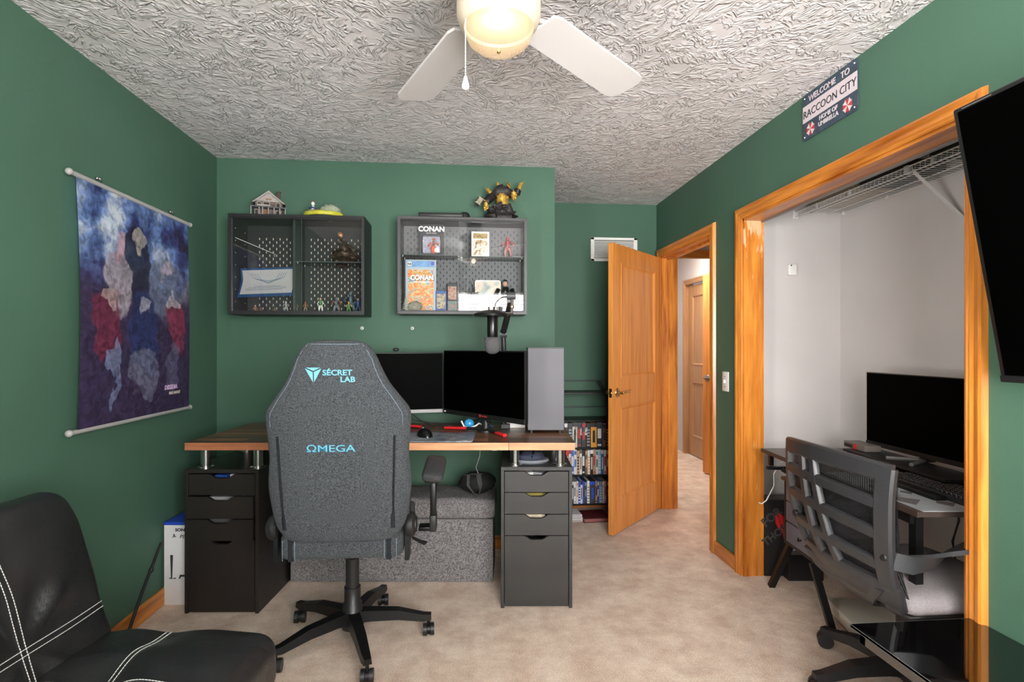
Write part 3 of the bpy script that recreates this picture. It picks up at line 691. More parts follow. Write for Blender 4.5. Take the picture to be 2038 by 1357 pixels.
def figurine(label, x, y, z, h, cols, pose=0, group=None, base=None, wide=1.0):
    # small plain toy figure: legs, torso, arms, head
    f = thing('figurine', label, 'figurine', (x, y, z), random.uniform(-.4, .4), group)
    cl, ct_, ca, ch = [mat('toy_%d_%d_%d' % c_, c_, .5, var=.3, vs=90) for c_ in cols]
    q = 0
    if base:
        B().lathe([(.26*h*wide, 0), (.26*h*wide, .02*h), (.2*h*wide, .03*h)], n=14).out('base', mat('toy_%d_%d_%d' % base, base, .5), f, 50); q = .03*h
    w_ = wide
    b = B()
    if pose == 1:      # lying or crouched low
        b.tube([(-.05*h, 0, q+.06*h), (-.30*h, .05*h, q+.07*h)], [.10*h*w_, .06*h], 8).tube([(.05*h, 0, q+.06*h), (.1*h, .25*h, q+.2*h), (.15*h, .1*h, q)], [.1*h, .08*h, .05*h], 8)
        tz0, tz1 = q+.12*h, q+.55*h
    else:
        b.tube([(-.05*h, 0, q+.48*h), (-.09*h*w_, -.02*h, q+.25*h), (-.10*h*w_, 0, q+.03*h), (-.10*h*w_, -.05*h, q)], [.075*h*w_, .06*h*w_, .045*h, .045*h], 8)
        b.tube([(.05*h, 0, q+.48*h), (.10*h*w_, .02*h, q+.25*h), (.12*h*w_, .03*h, q+.03*h), (.12*h*w_, -.02*h, q)], [.075*h*w_, .06*h*w_, .045*h, .045*h], 8)
        tz0, tz1 = q+.45*h, q+.82*h
    b.out('legs', cl, f, 179)
    B().tube([(0, 0, tz0), (0, 0, tz0+.4*(tz1-tz0)), (0, 0, tz0+.8*(tz1-tz0)), (0, 0, tz1)], [.10*h*w_, .10*h*w_, .135*h*w_, .06*h], 10, flat=.085*h).out('torso', ct_, f, 179)
    s_ = tz0+.78*(tz1-tz0)
    B().tube([(-.12*h*w_, 0, s_), (-.22*h*w_, -.02*h, s_-.16*h), (-.13*h*w_, -.12*h, s_-.22*h)], [.05*h*w_, .042*h*w_, .035*h], 8).tube([(.12*h*w_, 0, s_), (.23*h*w_, -.03*h, s_-.15*h), (.2*h*w_, -.13*h, s_-.2*h)], [.05*h*w_, .042*h*w_, .035*h], 8).out('arms', ca, f, 179)
    B().ball((0, -.01*h, tz1+.085*h), (.075*h, .08*h, .09*h), 10, 8).out('head', ch, f, 179)
    return f
SK = (196, 150, 120)
zb = LZ0+.0165
G = 'toy figures in the left display case'
tan, khaki = (150, 112, 82), (132, 118, 84)
figurine('tan crouching toy figure, leftmost in the black display case', -1.198, YB-.17, zb, .058, (tan, tan, tan, SK), 1, G)
figurine('small orange-brown crouching toy figure beside the leftmost tan one', -1.160, YB-.19, zb, .036, ((176, 120, 70), (150, 110, 70), tan, SK), 1, G)
figurine('brown kneeling toy figure, third from left in black display case', -1.090, YB-.17, zb, .042, ((120, 84, 60), tan, tan, (110, 84, 66)), 1, G)
figurine('silver-grey standing toy figure in robe inside black display case', -1.027, YB-.17, zb, .066, ((150, 152, 146), (168, 168, 164), (160, 160, 156), (190, 190, 188)), 0, G, None, 1.15)
figurine('khaki standing toy soldier figure beside the silver-grey one', -.972, YB-.17, zb, .062, (khaki, (150, 126, 74), khaki, (124, 108, 76)), 0, G)
figurine('brown red-haired toy figure next to divider of black display case', -.918, YB-.17, zb, .064, (khaki, (142, 96, 66), (142, 96, 66), (150, 78, 50)), 0, G)
figurine('white and green toy figure on round tan base, right of divider', -.835, YB-.16, zb, .086, ((226, 222, 212), (80, 132, 64), (230, 226, 220), SK), 0, G, (190, 128, 70))
figurine('grey armoured toy figure with wide stance in black display case', -.745, YB-.16, zb, .092, ((108, 110, 116), (94, 98, 104), (140, 92, 76), (88, 100, 108)), 0, G, None, 1.35)
figurine('tall slate-blue bulky toy figure in black display case', -.676, YB-.10, zb, .130, ((78, 92, 100), (86, 104, 112), (80, 96, 104), (92, 108, 116)), 0, G, None, 1.4)
figurine('small yellow and green toy figure before the tall slate one', -.668, YB-.19, zb, .062, ((84, 132, 60), (96, 150, 66), SK, (232, 176, 40)), 0, G, None, 1.2)
figurine('navy blue toy figure at right end of black display case', -.622, YB-.15, zb, .088, ((44, 54, 84), (56, 76, 118), (52, 66, 104), (178, 142, 112)), 0, G, None, 1.2)
# bronze group on the glass shelf
st = thing('bronze_statue', 'dark bronze statue of raised figure on rocks, on glass shelf', 'statue', (-.712, YB-.10, LZ0+.310))
M_bronze = mat('dark_bronze', (74, 60, 48), .4, metal=.5, var=.5, vs=60, bump=.6, bs=120)
B().lump((0, 0, .038), (.062, .05, .045), .4, 2.6, seed=2).lump((-.035, 0, .05), (.03, .03, .035), .5, 3, seed=5).lump((.04, 0, .035), (.035, .03, .03), .5, 3, seed=6).out('rocks', M_bronze, st, 60)
B().tube([(0, 0, .06), (.004, 0, .10), (-.004, -.01, .128)], [.03, .026, .014], 10).tube([(-.012, 0, .118), (-.03, 0, .14), (-.022, -.005, .165)], [.011, .009, .008], 8).tube([(.014, 0, .115), (.04, 0, .098), (.058, -.01, .075), (.068, 0, .09)], [.011, .01, .008, .003], 8).out('figure', M_bronze, st, 179)
B().ball((-.002, -.012, .143), .013).out('head', M_bronze, st, 179)
B().lump((-.022, -.005, .175), (.016, .013, .014), .3, 3, seed=3).out('raised_fist', mat('worn_bronze', (164, 118, 86), .45, metal=.3, var=.3, vs=80), st, 60)

# contents of the right case
def flatbox(name, label, cat, x, y, z, wd_, h, t, m, group=None, lean=0.0):
    o = thing(name, label, cat, (x, y, z), 0, group)
    B().box(-wd_/2, wd_/2, -t, 0, 0, h, .001, 1).out('body', m, o); o.rotation_euler = (-lean, 0, 0)
    return o
def art(name, cols, scale=14.0, dist=2.0):
    m = bpy.data.materials.new(name); m.use_nodes = True; nt = m.node_tree; n = nt.nodes; L = nt.links.new; p = n['Principled BSDF']; p.inputs['Roughness'].default_value = .4
    tc = n.new('ShaderNodeTexCoord'); nz = n.new('ShaderNodeTexNoise'); nz.inputs['Scale'].default_value = scale; nz.inputs['Detail'].default_value = 3; nz.inputs['Distortion'].default_value = dist; L(tc.outputs['Object'], nz.inputs['Vector'])
    cr = n.new('ShaderNodeValToRGB'); L(nz.outputs[0], cr.inputs[0]); r = cr.color_ramp; r.interpolation = 'EASE'
    k = len(cols)
    r.elements[0].position = .3; r.elements[0].color = lin(*cols[0]); r.elements[1].position = .7; r.elements[1].color = lin(*cols[-1])
    for i in range(1, k-1):
        q = r.elements.new(.3+.4*i/(k-1)); q.color = lin(*cols[i])
    L(cr.outputs[0], p.inputs['Base Color'])
    return m
zs, zb2 = RZ0+.356, RZ0+.0165
o = flatbox('carded_figure', 'black carded toy with orange figure, upper left of right display case', 'toy package', -.197, YB-.10, zs, .145, .190, .012, mat('card_black', (34, 34, 38), .5))
text('lettering', 'CONAN', .042, M_whitep, o, (0, -.0125, .148), align='CENTER', weight=.0018)
text('lettering', 'BLACK GOLD', .010, M_whitep, o, (0, -.0125, .134), align='CENTER')
B().box(-.058, .058, -.035, -.012, .012, .122, .012, 3).out('blister', glass_mat('blister_plastic', (.96, .97, 1, 1), 2.2, .12), o, 60)
B().box(-.052, .052, -.0135, -.012, .016, .118).out('card_insert', art('card_art', [(210, 206, 214), (150, 150, 170), (232, 226, 222)], 30), o)
B().tube([(.012, -.022, .014), (.012, -.022, .05), (.014, -.024, .085)], [.014, .018, .010], 8).ball((.016, -.026, .098), .009).tube([(.012, -.024, .078), (.045, -.024, .066)], .007, 6).tube([(.0, -.024, .078), (-.02, -.024, .055)], .007, 6).out('packed_figure', mat('orange_toy', (206, 96, 58), .5, var=.3, vs=60), o, 179)
o = flatbox('toy_box', 'white-framed window box on upper shelf of right display case', 'toy package', .097, YB-.07, zs-.006, .108, .155, .060, mat('box_white', (232, 228, 224), .5))
B().box(-.043, .043, -.061, -.060, .012, .104).out('front_print', art('box_print', [(96, 82, 70), (206, 170, 130), (240, 236, 226), (168, 140, 96)], 26), o)
B().box(-.043, .043, -.061, -.060, .112, .143).out('header_print', art('box_print2', [(40, 38, 36), (190, 158, 92), (70, 60, 50)], 50), o)
f_ = figurine('red and pink toy figure at upper right of right display case', .268, YB-.08, zs-.006, .135, ((176, 120, 116), (184, 70, 72), (190, 120, 112), (196, 90, 90)), 0, None, (60, 60, 62), 1.2)
cm = flatbox('graded_comic', 'large orange and blue comic in clear graded slab, lower left of right case', 'comic', -.262, YB-.085, zb2, .184, .318, .010, mat('slab_clear', (188, 200, 206), .15))
B().box(-.076, .076, -.0115, -.010, .014, .258).out('cover', art('comic_cover', [(70, 150, 190), (232, 172, 72), (226, 108, 62), (236, 196, 120), (96, 180, 206), (190, 92, 120)], 22), cm)
B().box(-.084, .084, -.0115, -.010, .274, .311).out('grade_label', mat('label_blue', (120, 164, 210), .4, var=.2, vs=30), cm)
B().box(-.080, -.055, -.0125, -.011, .279, .306).out('grade_tab', M_paper, cm); text('lettering', '9.8', .016, M_dkt, cm, (-.0675, -.013, .286), align='CENTER', weight=.0006)
B().box(.062, .080, -.0125, -.011, .286, .306).out('seal', mat('violet_seal', (92, 82, 190), .4), cm)
B().box(-.045, .062, -.0125, -.011, .234, .240).out('strapline', mat('gold_print', (196, 150, 60), .5), cm)
text('lettering', 'CONAN', .040, M_whitep, cm, (.008, -.013, .196), align='CENTER', weight=.0022, sx=.92)
text('lettering', 'THE BARBARIAN', .0155, M_whitep, cm, (.008, -.013, .178), align='CENTER', weight=.0004, sx=.9)
text('lettering', 'CONAN', .0395, mat('title_shadow', (90, 50, 40), .6), cm, (.011, -.0122, .194), align='CENTER', weight=.003, sx=.92)
bx = flatbox('slim_box', 'royal blue slim box with picture panel beside the graded comic', 'box', -.140, YB-.075, zb2, .066, .130, .03, mat('royal_blue', (28, 72, 150), .4))
B().box(-.026, .026, -.0312, -.030, .022, .112).out('picture', art('slim_art', [(60, 110, 150), (196, 176, 130), (120, 90, 70), (90, 160, 190)], 40), bx)
bk = flatbox('hardback', 'black hardback with pale oval picture standing in right display case', 'book', -.073, YB-.06, zb2, .062, .180, .022, mat('book_black', (36, 34, 36), .5))
B().box(-.025, .025, -.0232, -.022, .080, .160).out('picture', art('hard_art', [(30, 30, 34), (170, 160, 130), (180, 100, 80), (40, 44, 50)], 45), bk)
B().box(-.028, .028, -.0232, -.022, .008, .070).out('cover_band', art('hard_art2', [(176, 70, 80), (70, 130, 120), (200, 110, 90)], 30), bk)
pf = thing('framed_picture', 'white-framed pale picture leaning in lower right of display case', 'picture', (.145, YB-.055, zb2), 0)
b = B(); 
for a in ((-.08, .08, .0, .006), (-.08, .08, .197, .203), (-.08, -.074, 0, .203), (.074, .08, 0, .203)): b.box(a[0], a[1], -.008, 0, a[2], a[3])
b.out('frame', M_whitep, pf); B().box(-.075, .075, -.005, -.001, .004, .2).out('print', art('pale_print', [(150, 162, 158), (178, 184, 176), (232, 200, 178), (240, 226, 212), (130, 60, 70)], 9, 1), pf)
tg = thing('thorny_model', 'dark spiky tangle model beside pale framed picture', 'model', (.045, YB-.10, zb2+.10))
b = B()
for k in range(46):
    a = random.uniform(0, 2*PI); e_ = random.uniform(.05, 1.2); r_ = random.uniform(.03, .062)
    b.cyl((0, 0, .0), (r_*math.cos(a)*math.cos(e_), .5*r_*math.sin(a)*math.cos(e_), r_*math.sin(e_)), .005, .0012, n=5)
b.cyl((.01, 0, .04), (-.012, 0, .105), .003, .001, n=6)
b.out('spikes', mat('dark_tangle', (52, 44, 46), .6, var=.4, vs=60), tg, 40)
B().box(-.04, .04, -.03, .03, -.1, 0, .002).out('stand', M_caseg, tg)
bu = thing('toy_bust', 'black-clad toy bust with cap at right of right display case', 'figurine', (.250, YB-.085, zb2), 0)
B().box(-.035, .035, -.03, .03, 0, .085, .002).out('plinth', M_caseg, bu)
B().tube([(0, 0, .085), (0, 0, .12), (0, 0, .148), (0, 0, .16)], [.032, .040, .044, .016], 12, flat=.024).out('jacket', M_blacks, bu, 179)
B().tube([(-.04, 0, .145), (-.055, -.01, .115), (-.05, -.025, .09)], [.014, .013, .010], 8).tube([(.04, 0, .145), (.055, -.01, .115), (.045, -.03, .092)], [.014, .013, .010], 8).out('sleeves', M_blacks, bu, 179)
B().ball((0, -.004, .180), (.015, .017, .021)).tube([(-.05, -.025, .09), (-.046, -.034, .085)], .009, 8).tube([(.045, -.03, .092), (.04, -.038, .086)], .009, 8).out('skin', mat('toy_skin', SK, .5), bu, 179)
B().ball((0, 0, .192), (.017, .019, .013)).box(-.013, .013, -.03, -.012, .188, .191).out('cap', M_blacks, bu, 60)
tr = thing('pale_tree_model', 'small pale spiky tree model before the graded comic', 'model', (-.345, YB-.15, zb2))
b = B(); b.cyl((0, 0, 0), (0, 0, .09), .008, .001, n=8)
for k in range(40):
    z = .01+.002*k; a = k*2.4; r_ = .030*(1-z/.10)+.003
    b.cyl((0, 0, z), (r_*math.cos(a), r_*math.sin(a), z-.004), .003, .001, n=5)
b.out('branches', mat('pale_model', (186, 184, 172), .7, var=.2, vs=60), tr)
stn = thing('stone_block', 'mottled grey stone block in front of graded comic', 'model', (-.292, YB-.14, zb2)); B().lump((0, 0, .03), (.042, .02, .032), .15, 4).out('stone', mat('mottled_stone', (146, 142, 128), .8, var=.35, vs=70), stn, 60)

# on top of the cases
hs = thing('model_house', 'weathered model house with columned porch on top of black display case', 'model house', (LCX-.195, YB-.12, LZ1), 0)
hs.rotation_euler = (0, 0, math.radians(16))
M_hw = mat('house_wood', (104, 90, 84), .8, var=.35, vs=70, stretch=(.3, .3, 2)); M_hl = mat('house_trim', (164, 156, 150), .7, var=.2, vs=50); M_hr = mat('house_roof', (92, 96, 98), .8, var=.3, vs=60); M_hd = mat('house_dark', (56, 44, 40), .8)
B().box(-.10, .10, -.07, .09, 0, .008).out('plinth', M_hw, hs)
B().box(-.072, .072, -.03, .085, .008, .095).out('walls', M_hw, hs)
B().prism([(-.08, .092), (.08, .092), (0, .150)], -.028, -.022).out('gable', M_hl, hs)
for sg_ in (-1, 1): B().prism([(sg_*.088, .084), (sg_*.088, .090), (0, .156), (0, .150)], -.036, .09).out('roof_slope', M_hr, hs)
B().prism([(-.088, .084), (-.078, .084), (0, .145), (.078, .084), (.088, .084), (0, .157)], -.042, -.036).out('bargeboard', M_hl, hs)
B().box(.042, .060, .02, .040, .10, .172).box(.039, .063, .017, .043, .166, .172).out('chimney', mat('house_brick', (84, 66, 64), .9, var=.3, vs=120), hs)
B().box(-.095, .095, -.078, -.03, .050, .056).out('porch_roof', M_hr, hs)
cl0 = B().cyl((0, 0, 0), (0, 0, .044), .0032, n=8).out('porch_column', M_hl, hs, 60, loc=(-.09, -.072, .008))
for x in (-.048, -.03, .0, .03, .06, .09): twin(cl0, hs, loc=(x, -.072, .008))
b = B(); b.box(-.055, .012, -.088, -.04, .055, .063); b.out('portico', M_hl, hs)
for (x, z, w_, h_) in ((-.05, .062, .018, .024), (-.012, .066, .03, .022), (.05, .062, .018, .024), (.05, .016, .022, .026), (-.085+.02, .016, .014, .026)):
    q = B().box(x-w_/2-.003, x+w_/2+.003, -.0335, -.030, z-.003, z+h_+.003).out('window_frame', M_hl, hs); B().box(x-w_/2, x+w_/2, -.0345, -.0335, z, z+h_).out('pane', M_hd, q)
B().box(-.028, -.006, -.0345, -.03, .008, .044).out('front_door', mat('house_door', (128, 92, 66), .7), hs)
for k in range(3): B().box(-.045, .008, -.092-.006*k, -.070, 0, .008-.0025*k).out('step', M_hl, hs)
for x in (-.02, .02): B().ball((x*.4, -.029, .108), (.008, .002, .006)).out('gable_ornament', mat('ornament', (150, 120, 100), .7), hs)
b = B()
for k in range(8): b.box(.088, .092, -.06+.018*k, -.057+.018*k, .008, .022)
b.box(.088, .092, -.06, .07, .022, .025); b.out('side_railing', M_hd, hs)

dm = thing('tray_diorama', 'yellow-rimmed oval tray diorama with green mound on black display case', 'diorama', (LCX+.125, YB-.155, LZ1), 0)
def oval(a, rx, ry): return (rx*math.cos(a), ry*math.sin(a))
b = B(); b.prism([oval(2*PI*k/36, .104, .075) for k in range(36)], 0, .008, 'xy'); b.out('base', M_black, dm, 40)
b = B(); b.tube([(.106*math.cos(2*PI*k/40), .078*math.sin(2*PI*k/40), .020) for k in range(41)], .007, 8, flat=.013); b.out('rim', mat('yellow_enamel', (196, 190, 62), .4, var=.15, vs=40), dm, 179)
B().lump((.040, -.012, .034), (.060, .054, .050), .12, 4, seed=4).out('mound', mat('mossy', (150, 158, 136), .9, var=.4, vs=150), dm, 60)
B().lump((-.02, -.025, .036), (.034, .026, .014), .2, 4, seed=8).out('earth', mat('earth', (120, 98, 84), .9, var=.4, vs=80), dm, 60)
fg = B().lump((-.056, -.025, .034), (.024, .018, .016), .15, 4).out('perch', mat('grey_rock', (150, 152, 156), .8, var=.3, vs=60), dm, 60)
B().tube([(-.052, -.03, .046), (-.052, -.03, .068)], [.012, .006], 10).ball((-.052, -.032, .079), (.011, .010, .012)).out('tiny_figure', mat('tiny_white', (226, 224, 222), .5), dm, 179)
B().ball((-.052, -.028, .090), (.010, .009, .008)).out('tiny_hair', mat('tiny_hair', (130, 84, 66), .6), dm, 179)
B().tube([(-.070, -.038, .050), (-.052, -.044, .055), (-.036, -.038, .050)], .005, 8).out('tiny_sash', mat('tiny_blue', (48, 66, 110), .5), dm, 179)
b = B()
for k in range(7): b.cyl((.03+.006*k, -.03, .055), (.036+.008*k, -.04, .078-.001*k), .003, .0008, n=5)
b.out('fronds', mat('frond', (92, 126, 124), .7), dm)

# black and gold rock sculpture (plain stand-in shapes)
sk = thing('flame_sculpture', 'black rock sculpture with gold flame tips on graphite display case', 'sculpture', (RCX+.232, YB-.12, RZ1), 0)
M_rock = mat('black_rock', (50, 46, 46), .5, var=.6, vs=90, bump=.8, bs=140, metal=.2); M_gold = mat('gold_flame', (206, 164, 76), .35, metal=.55, var=.4, vs=90, bump=.5, bs=150); M_band = mat('dark_band', (44, 42, 48), .35, metal=.4)
B().lump((0, 0, .035), (.082, .06, .042), .35, 3.2, 28, 18, seed=1).lump((.01, 0, .075), (.052, .045, .04), .4, 3.5, 24, 16, seed=9).out('rock_base', M_rock, sk, 50)
B().box(-.03, .06, -.066, -.05, 0, .022, .003).out('plaque', M_rock, sk, 40)
B().tube([(.01, 0, .09), (.006, 0, .13), (.0, -.004, .165)], [.040, .036, .026], 14).lump((.004, -.008, .135), (.034, .03, .042), .3, 5, seed=3).out('gold_column', M_gold, sk, 50)
B().tube([(-.045, 0, .155), (-.02, -.004, .180), (.03, -.004, .182), (.062, 0, .165)], [.022, .032, .032, .024], 12).out('rock_yoke', M_rock, sk, 179)
B().tube([(-.05, -.004, .155), (-.08, -.012, .125), (-.092, -.02, .098)], [.022, .020, .016], 12).tube([(.055, -.004, .165), (.082, -.008, .158), (.10, -.012, .185)], [.022, .020, .018], 12).out('rock_limb', M_rock, sk, 179)
b = B()
for (p0, p1, r_) in (((-.062, -.006, .145), (-.070, -.009, .135), .026), ((-.075, -.010, .130), (-.083, -.013, .120), .025), ((.092, -.010, .168), (.098, -.011, .178), .024), ((.097, -.011, .180), (.103, -.012, .190), .022), ((-.02, -.004, .198), (.012, -.004, .206), .020)): b.cyl(p0, p1, r_, n=16)
b.out('band', M_band, sk, 50)
def flame(bb, p, dx, dz, l, r_):
    n_ = Vector((dx, 0, dz)).normalized()
    for k in range(5):
        o_ = Vector((random.uniform(-1, 1), random.uniform(-1, 1), random.uniform(-1, 1)))*r_*.5
        bb.tube([Vector(p)+o_, Vector(p)+o_+n_*l*.5+Vector((0, 0, .004*k)), Vector(p)+o_*.3+n_*l*(1-.13*k)+Vector((.006, 0, .004))], [r_, r_*.7, .0008], 7)
for (p, dx, dz, l, r_) in (((-.062, -.004, .165), -1, .75, .055, .010), ((-.015, -.004, .205), -.7, 1, .035, .010), ((.045, -.004, .195), -.1, 1, .048, .011), ((.108, -.012, .196), .5, 1, .050, .011)):
    b = B(); flame(b, p, dx, dz, l, r_); b.out('flame_tip', M_gold, sk, 60)
B().lump((-.094, -.022, .09), (.016, .016, .028), .35, 5, seed=2).out('gold_knuckle', M_gold, sk, 50); B().lump((.078, -.02, .155), (.017, .016, .026), .35, 5, seed=5).out('gold_knuckle', M_gold, sk, 50)
Mh = Matrix.Translation((-.132, -.022, .112)) @ Matrix.Rotation(math.radians(35), 4, 'Y')
B().box(-.014, .014, -.014, .014, -.018, .018, .002, 1, Mh).box(-.018, .018, -.017, .017, .016, .022, .001, 1, Mh).box(-.018, .018, -.017, .017, -.022, -.016, .001, 1, Mh).out('stone_block', mat('carved_stone', (150, 140, 122), .6, var=.3, vs=90), sk)
b = B()
for (dx, dz) in ((-.02, .01), (-.022, -.008), (0, .032), (-.006, -.034), (.012, .03), (.006, -.033)): b.cyl(Mh @ Vector((dx*.6, 0, dz*.6)), Mh @ Vector((dx*1.35, 0, dz*1.3)), .005, .0005, n=6)
b.out('spike', M_band, sk); B().tube([(-.118, -.022, .106), (-.096, -.022, .092)], .006, 8).out('haft', M_rock, sk)
fl = thing('flat_black_box', 'flat black electronic box lying on graphite display case', 'device', (RCX-.135, YB-.11, RZ1), 0); B().box(-.125, .135, -.085, .07, .004, .026, .004).out('body', M_black, fl, 40); B().box(-.12, -.10, -.06, .06, 0, .006).box(.11, .13, -.06, .06, 0, .006).out('feet', M_black, fl)
dn = thing('black_dome', 'small black dome resting on graphite display case', 'device', (RCX+.010, YB-.15, RZ1), 0); B().lathe([(.032, 0), (.032, .020), (.028, .032), (.016, .040), (.002, .042)], n=20).out('dome', M_black, dn, 60); B().lathe([(.033, 0), (.033, .003), (.031, .004)], n=20).out('ring', M_blackm, dn, 60)
# ------------------------------------------------------------------ main desk on two drawer units
DT, DZ0 = .822, .786
dk = thing('wooden_desk', 'long walnut butcher-block desk top on steel feet against the back wall', 'desk', W(-1.5305, 2.5), RZ)
B().box(.001, 1.825, .004, .639, DZ0, DT-.004).out('core_board', M_desk, dk)
DW = [wood('walnut_%d' % k_, a_, d_, (.10, 1.0, 1), scale=7, rough=.38) for k_, (a_, d_) in enumerate((((128, 86, 60), (70, 45, 33)), ((104, 70, 52), (56, 37, 29)), ((150, 104, 72), (88, 56, 40)), ((88, 60, 46), (48, 33, 27))))]
DE = [wood('walnut_lit_edge_%d' % k_, a_, d_, (.09, 1, 1), scale=9, rough=.45) for k_, (a_, d_) in enumerate((((206, 148, 106), (164, 102, 66)), ((186, 122, 84), (140, 82, 54)), ((220, 164, 120), (178, 116, 76))))]  # front edge tones, paler because the light falling there is painted in
for r_ in range(11):                                  # butcher-block staves
    x_ = -.2*((r_*37) % 10)/10
    while x_ < 1.826:
        l_ = random.uniform(.30, .55); a_, c_ = max(0, x_), min(1.826, x_+l_); x_ += l_
        if c_-a_ < .01: continue
        y0_ = .64*r_/11
        o_ = B().box(a_+.0002, c_-.0002, y0_+.0002 if r_ else 0, y0_+.64/11-.0002, DZ0 if r_ == 0 else DT-.006, DT, .0008, 1).out('stave', [random.choice(DW), random.choice(DE)], dk)
        if r_ == 0:
            for pl_ in o_.data.polygons:
                if pl_.normal.y < -.9: pl_.material_index = 1  # front faces get the tones with painted-in light
# staves on the top, shown as shallow joints
def foot(dx, dy):
    f = B(); f.cyl((dx, dy, .690), (dx, dy, DZ0), .0225, n=20); o = f.out('foot', M_chrome, dk, 50)
    B().lathe([(.038, .686), (.038, .689), (.030, .690), (.0235, .691)], dx, dy, 0, 24).out('flange', M_chrome, o, 50)
    b = B()
    for k in range(3):
        a = 2.1*k+.4; b.ball((dx+.031*math.cos(a), dy+.031*math.sin(a), .690), (.004, .004, .002), 8, 5)
    b.out('screw', M_chrome, o, 179)
# drawer units
def drawer_unit(label, u0, d0, wdt, mc, mf, pull=(0, 0, 0, 0)):
    c = thing('drawer_unit', label, 'drawer unit', W(u0, d0), RZ, 'drawer units under the desk')
    H_, D_, t = .686, .55, .016
    B().box(0, t, 0, D_, 0, H_-.018, .001, 1).out('side_panel', mc, c); B().box(wdt-t, wdt, 0, D_, 0, H_-.018, .001, 1).out('side_panel', mc, c)
    B().box(0, wdt, 0, D_, H_-.018, H_, .001, 1).out('top_panel', mc, c); B().box(t, wdt-t, D_-.01, D_, 0, H_-.018).out('back_panel', mc, c)
    B().box(t, wdt-t, .03, D_-.01, .015, .03).out('bottom_panel', mc, c)
    for k, (z0, z1) in enumerate(((.563, .662), (.457, .559), (.353, .453), (.008, .349))):
        w2 = wdt-2*t-.006; x0 = t+.003; nc = []
        for q in range(13):
            s_ = q/12; nx = .30+.40*s_; e_ = min(1, min(s_, 1-s_)/.30); dp = .019*(e_*e_*(3-2*e_)); nc.append((x0+w2*nx, z1-dp))
        poly = [(x0, z0), (x0+w2, z0), (x0+w2, z1)]+nc[::-1]+[(x0, z1)]
        y = .004-pull[k]
        f = B().prism(poly, y, y+.016).out('drawer_front', mf, c)
        b = B(); zt = z1-.030; b.box(x0+.004, x0+.012, y+.016, y+.40, z0+.01, zt); b.box(x0+w2-.012, x0+w2-.004, y+.016, y+.40, z0+.01, zt); b.box(x0+.004, x0+w2-.004, y+.016, y+.40, z0+.008, z0+.014); b.box(x0+.004, x0+w2-.004, y+.392, y+.40, z0+.01, zt)
        b.out('drawer_box', mc, f)
    return c
cl_ = drawer_unit('black-brown drawer unit with two ajar drawers under left end of desk', -1.559, 2.547, .352, M_cab, M_cab, (0, .020, .024, .004))
cr_ = drawer_unit('charcoal ash drawer unit under right end of desk', -.054, 2.601, .347, M_cabr, M_cabr)
for (u0, d0) in ((-1.559, 2.547), (-.054, 2.601)):
    for fx in (.070, .325 if u0 < -1 else .292):
        for fy in (.055, .46): foot(u0+fx+1.5305, d0+fy-2.5)
    
# bits seen through the drawer cut-outs
def bit(label, cat, name, u, d, z, sx_, sy_, sz_, m, rz=0):
    o = thing(name, label, cat, W(u, d, z), RZ+rz); B().box(-sx_/2, sx_/2, -sy_/2, sy_/2, 0, sz_, .002, 1).out('body', m, o); B().box(-sx_/2+.004, sx_/2-.004, -sy_/2-.0005, -sy_/2, sz_*.2, sz_*.8).out('edge_strip', m, o); return o
M_grey = mat('grey_paper', (150, 150, 152), .6)
bit('white paper pad in top drawer of black-brown unit', 'paper', 'paper_pad', -1.345, 2.68, .575, .09, .12, .072, M_paper, .2)
bit('blue packet in top drawer of black-brown unit', 'packet', 'blue_packet', -1.420, 2.66, .575, .06, .1, .070, mat('packet_blue', (38, 74, 150), .4))
bit('pale grey paper stack in second drawer of black-brown unit', 'paper', 'paper_stack', -1.39, 2.66, .470, .16, .14, .074, M_grey)
bit('dark grey folder in third drawer of black-brown unit', 'folder', 'folder', -1.39, 2.66, .366, .15, .14, .072, mat('folder_grey', (84, 82, 84), .6))
bit('white charger bundle in top drawer of charcoal unit', 'charger', 'charger', .075, 2.70, .575, .045, .08, .070, M_paper, .5)
bit('grey adapter in top drawer of charcoal unit', 'adapter', 'adapter', .140, 2.70, .575, .05, .08, .070, M_grey, -.4)
bit('yellow tin in second drawer of charcoal unit', 'tin', 'tin', .118, 2.72, .470, .11, .09, .069, mat('tin_yellow', (150, 138, 60), .5))
bit('cream paper bag in third drawer of charcoal unit', 'bag', 'paper_bag', .11, 2.70, .366, .11, .09, .072, mat('bag_cream', (208, 190, 166), .7, var=.3, vs=40))
# navy slipper on the right unit
sl = thing('slipper', 'navy grey slipper lying on charcoal drawer unit under the desk', 'slipper', W(.105, 2.71, .686), RZ+.25)
B().lathe([(.05, 0), (.058, .008), (.056, .018), (.03, .019)], n=24).out('sole', mat('slipper_sole', (120, 124, 132), .7), sl, 40)
for v_ in sl.children[0].data.vertices: v_.co.x *= 1.45
B().lump((-.01, 0, .03), (.068, .048, .028), .1, 3, seed=2).out('upper', mat('slipper_navy', (48, 54, 72), .8, var=.2, vs=60), sl, 60)
B().tube([(-.02, -.045, .032), (.0, -.02, .060), (.02, .02, .058)], .005, 8).out('strap', M_blackm, sl, 60)

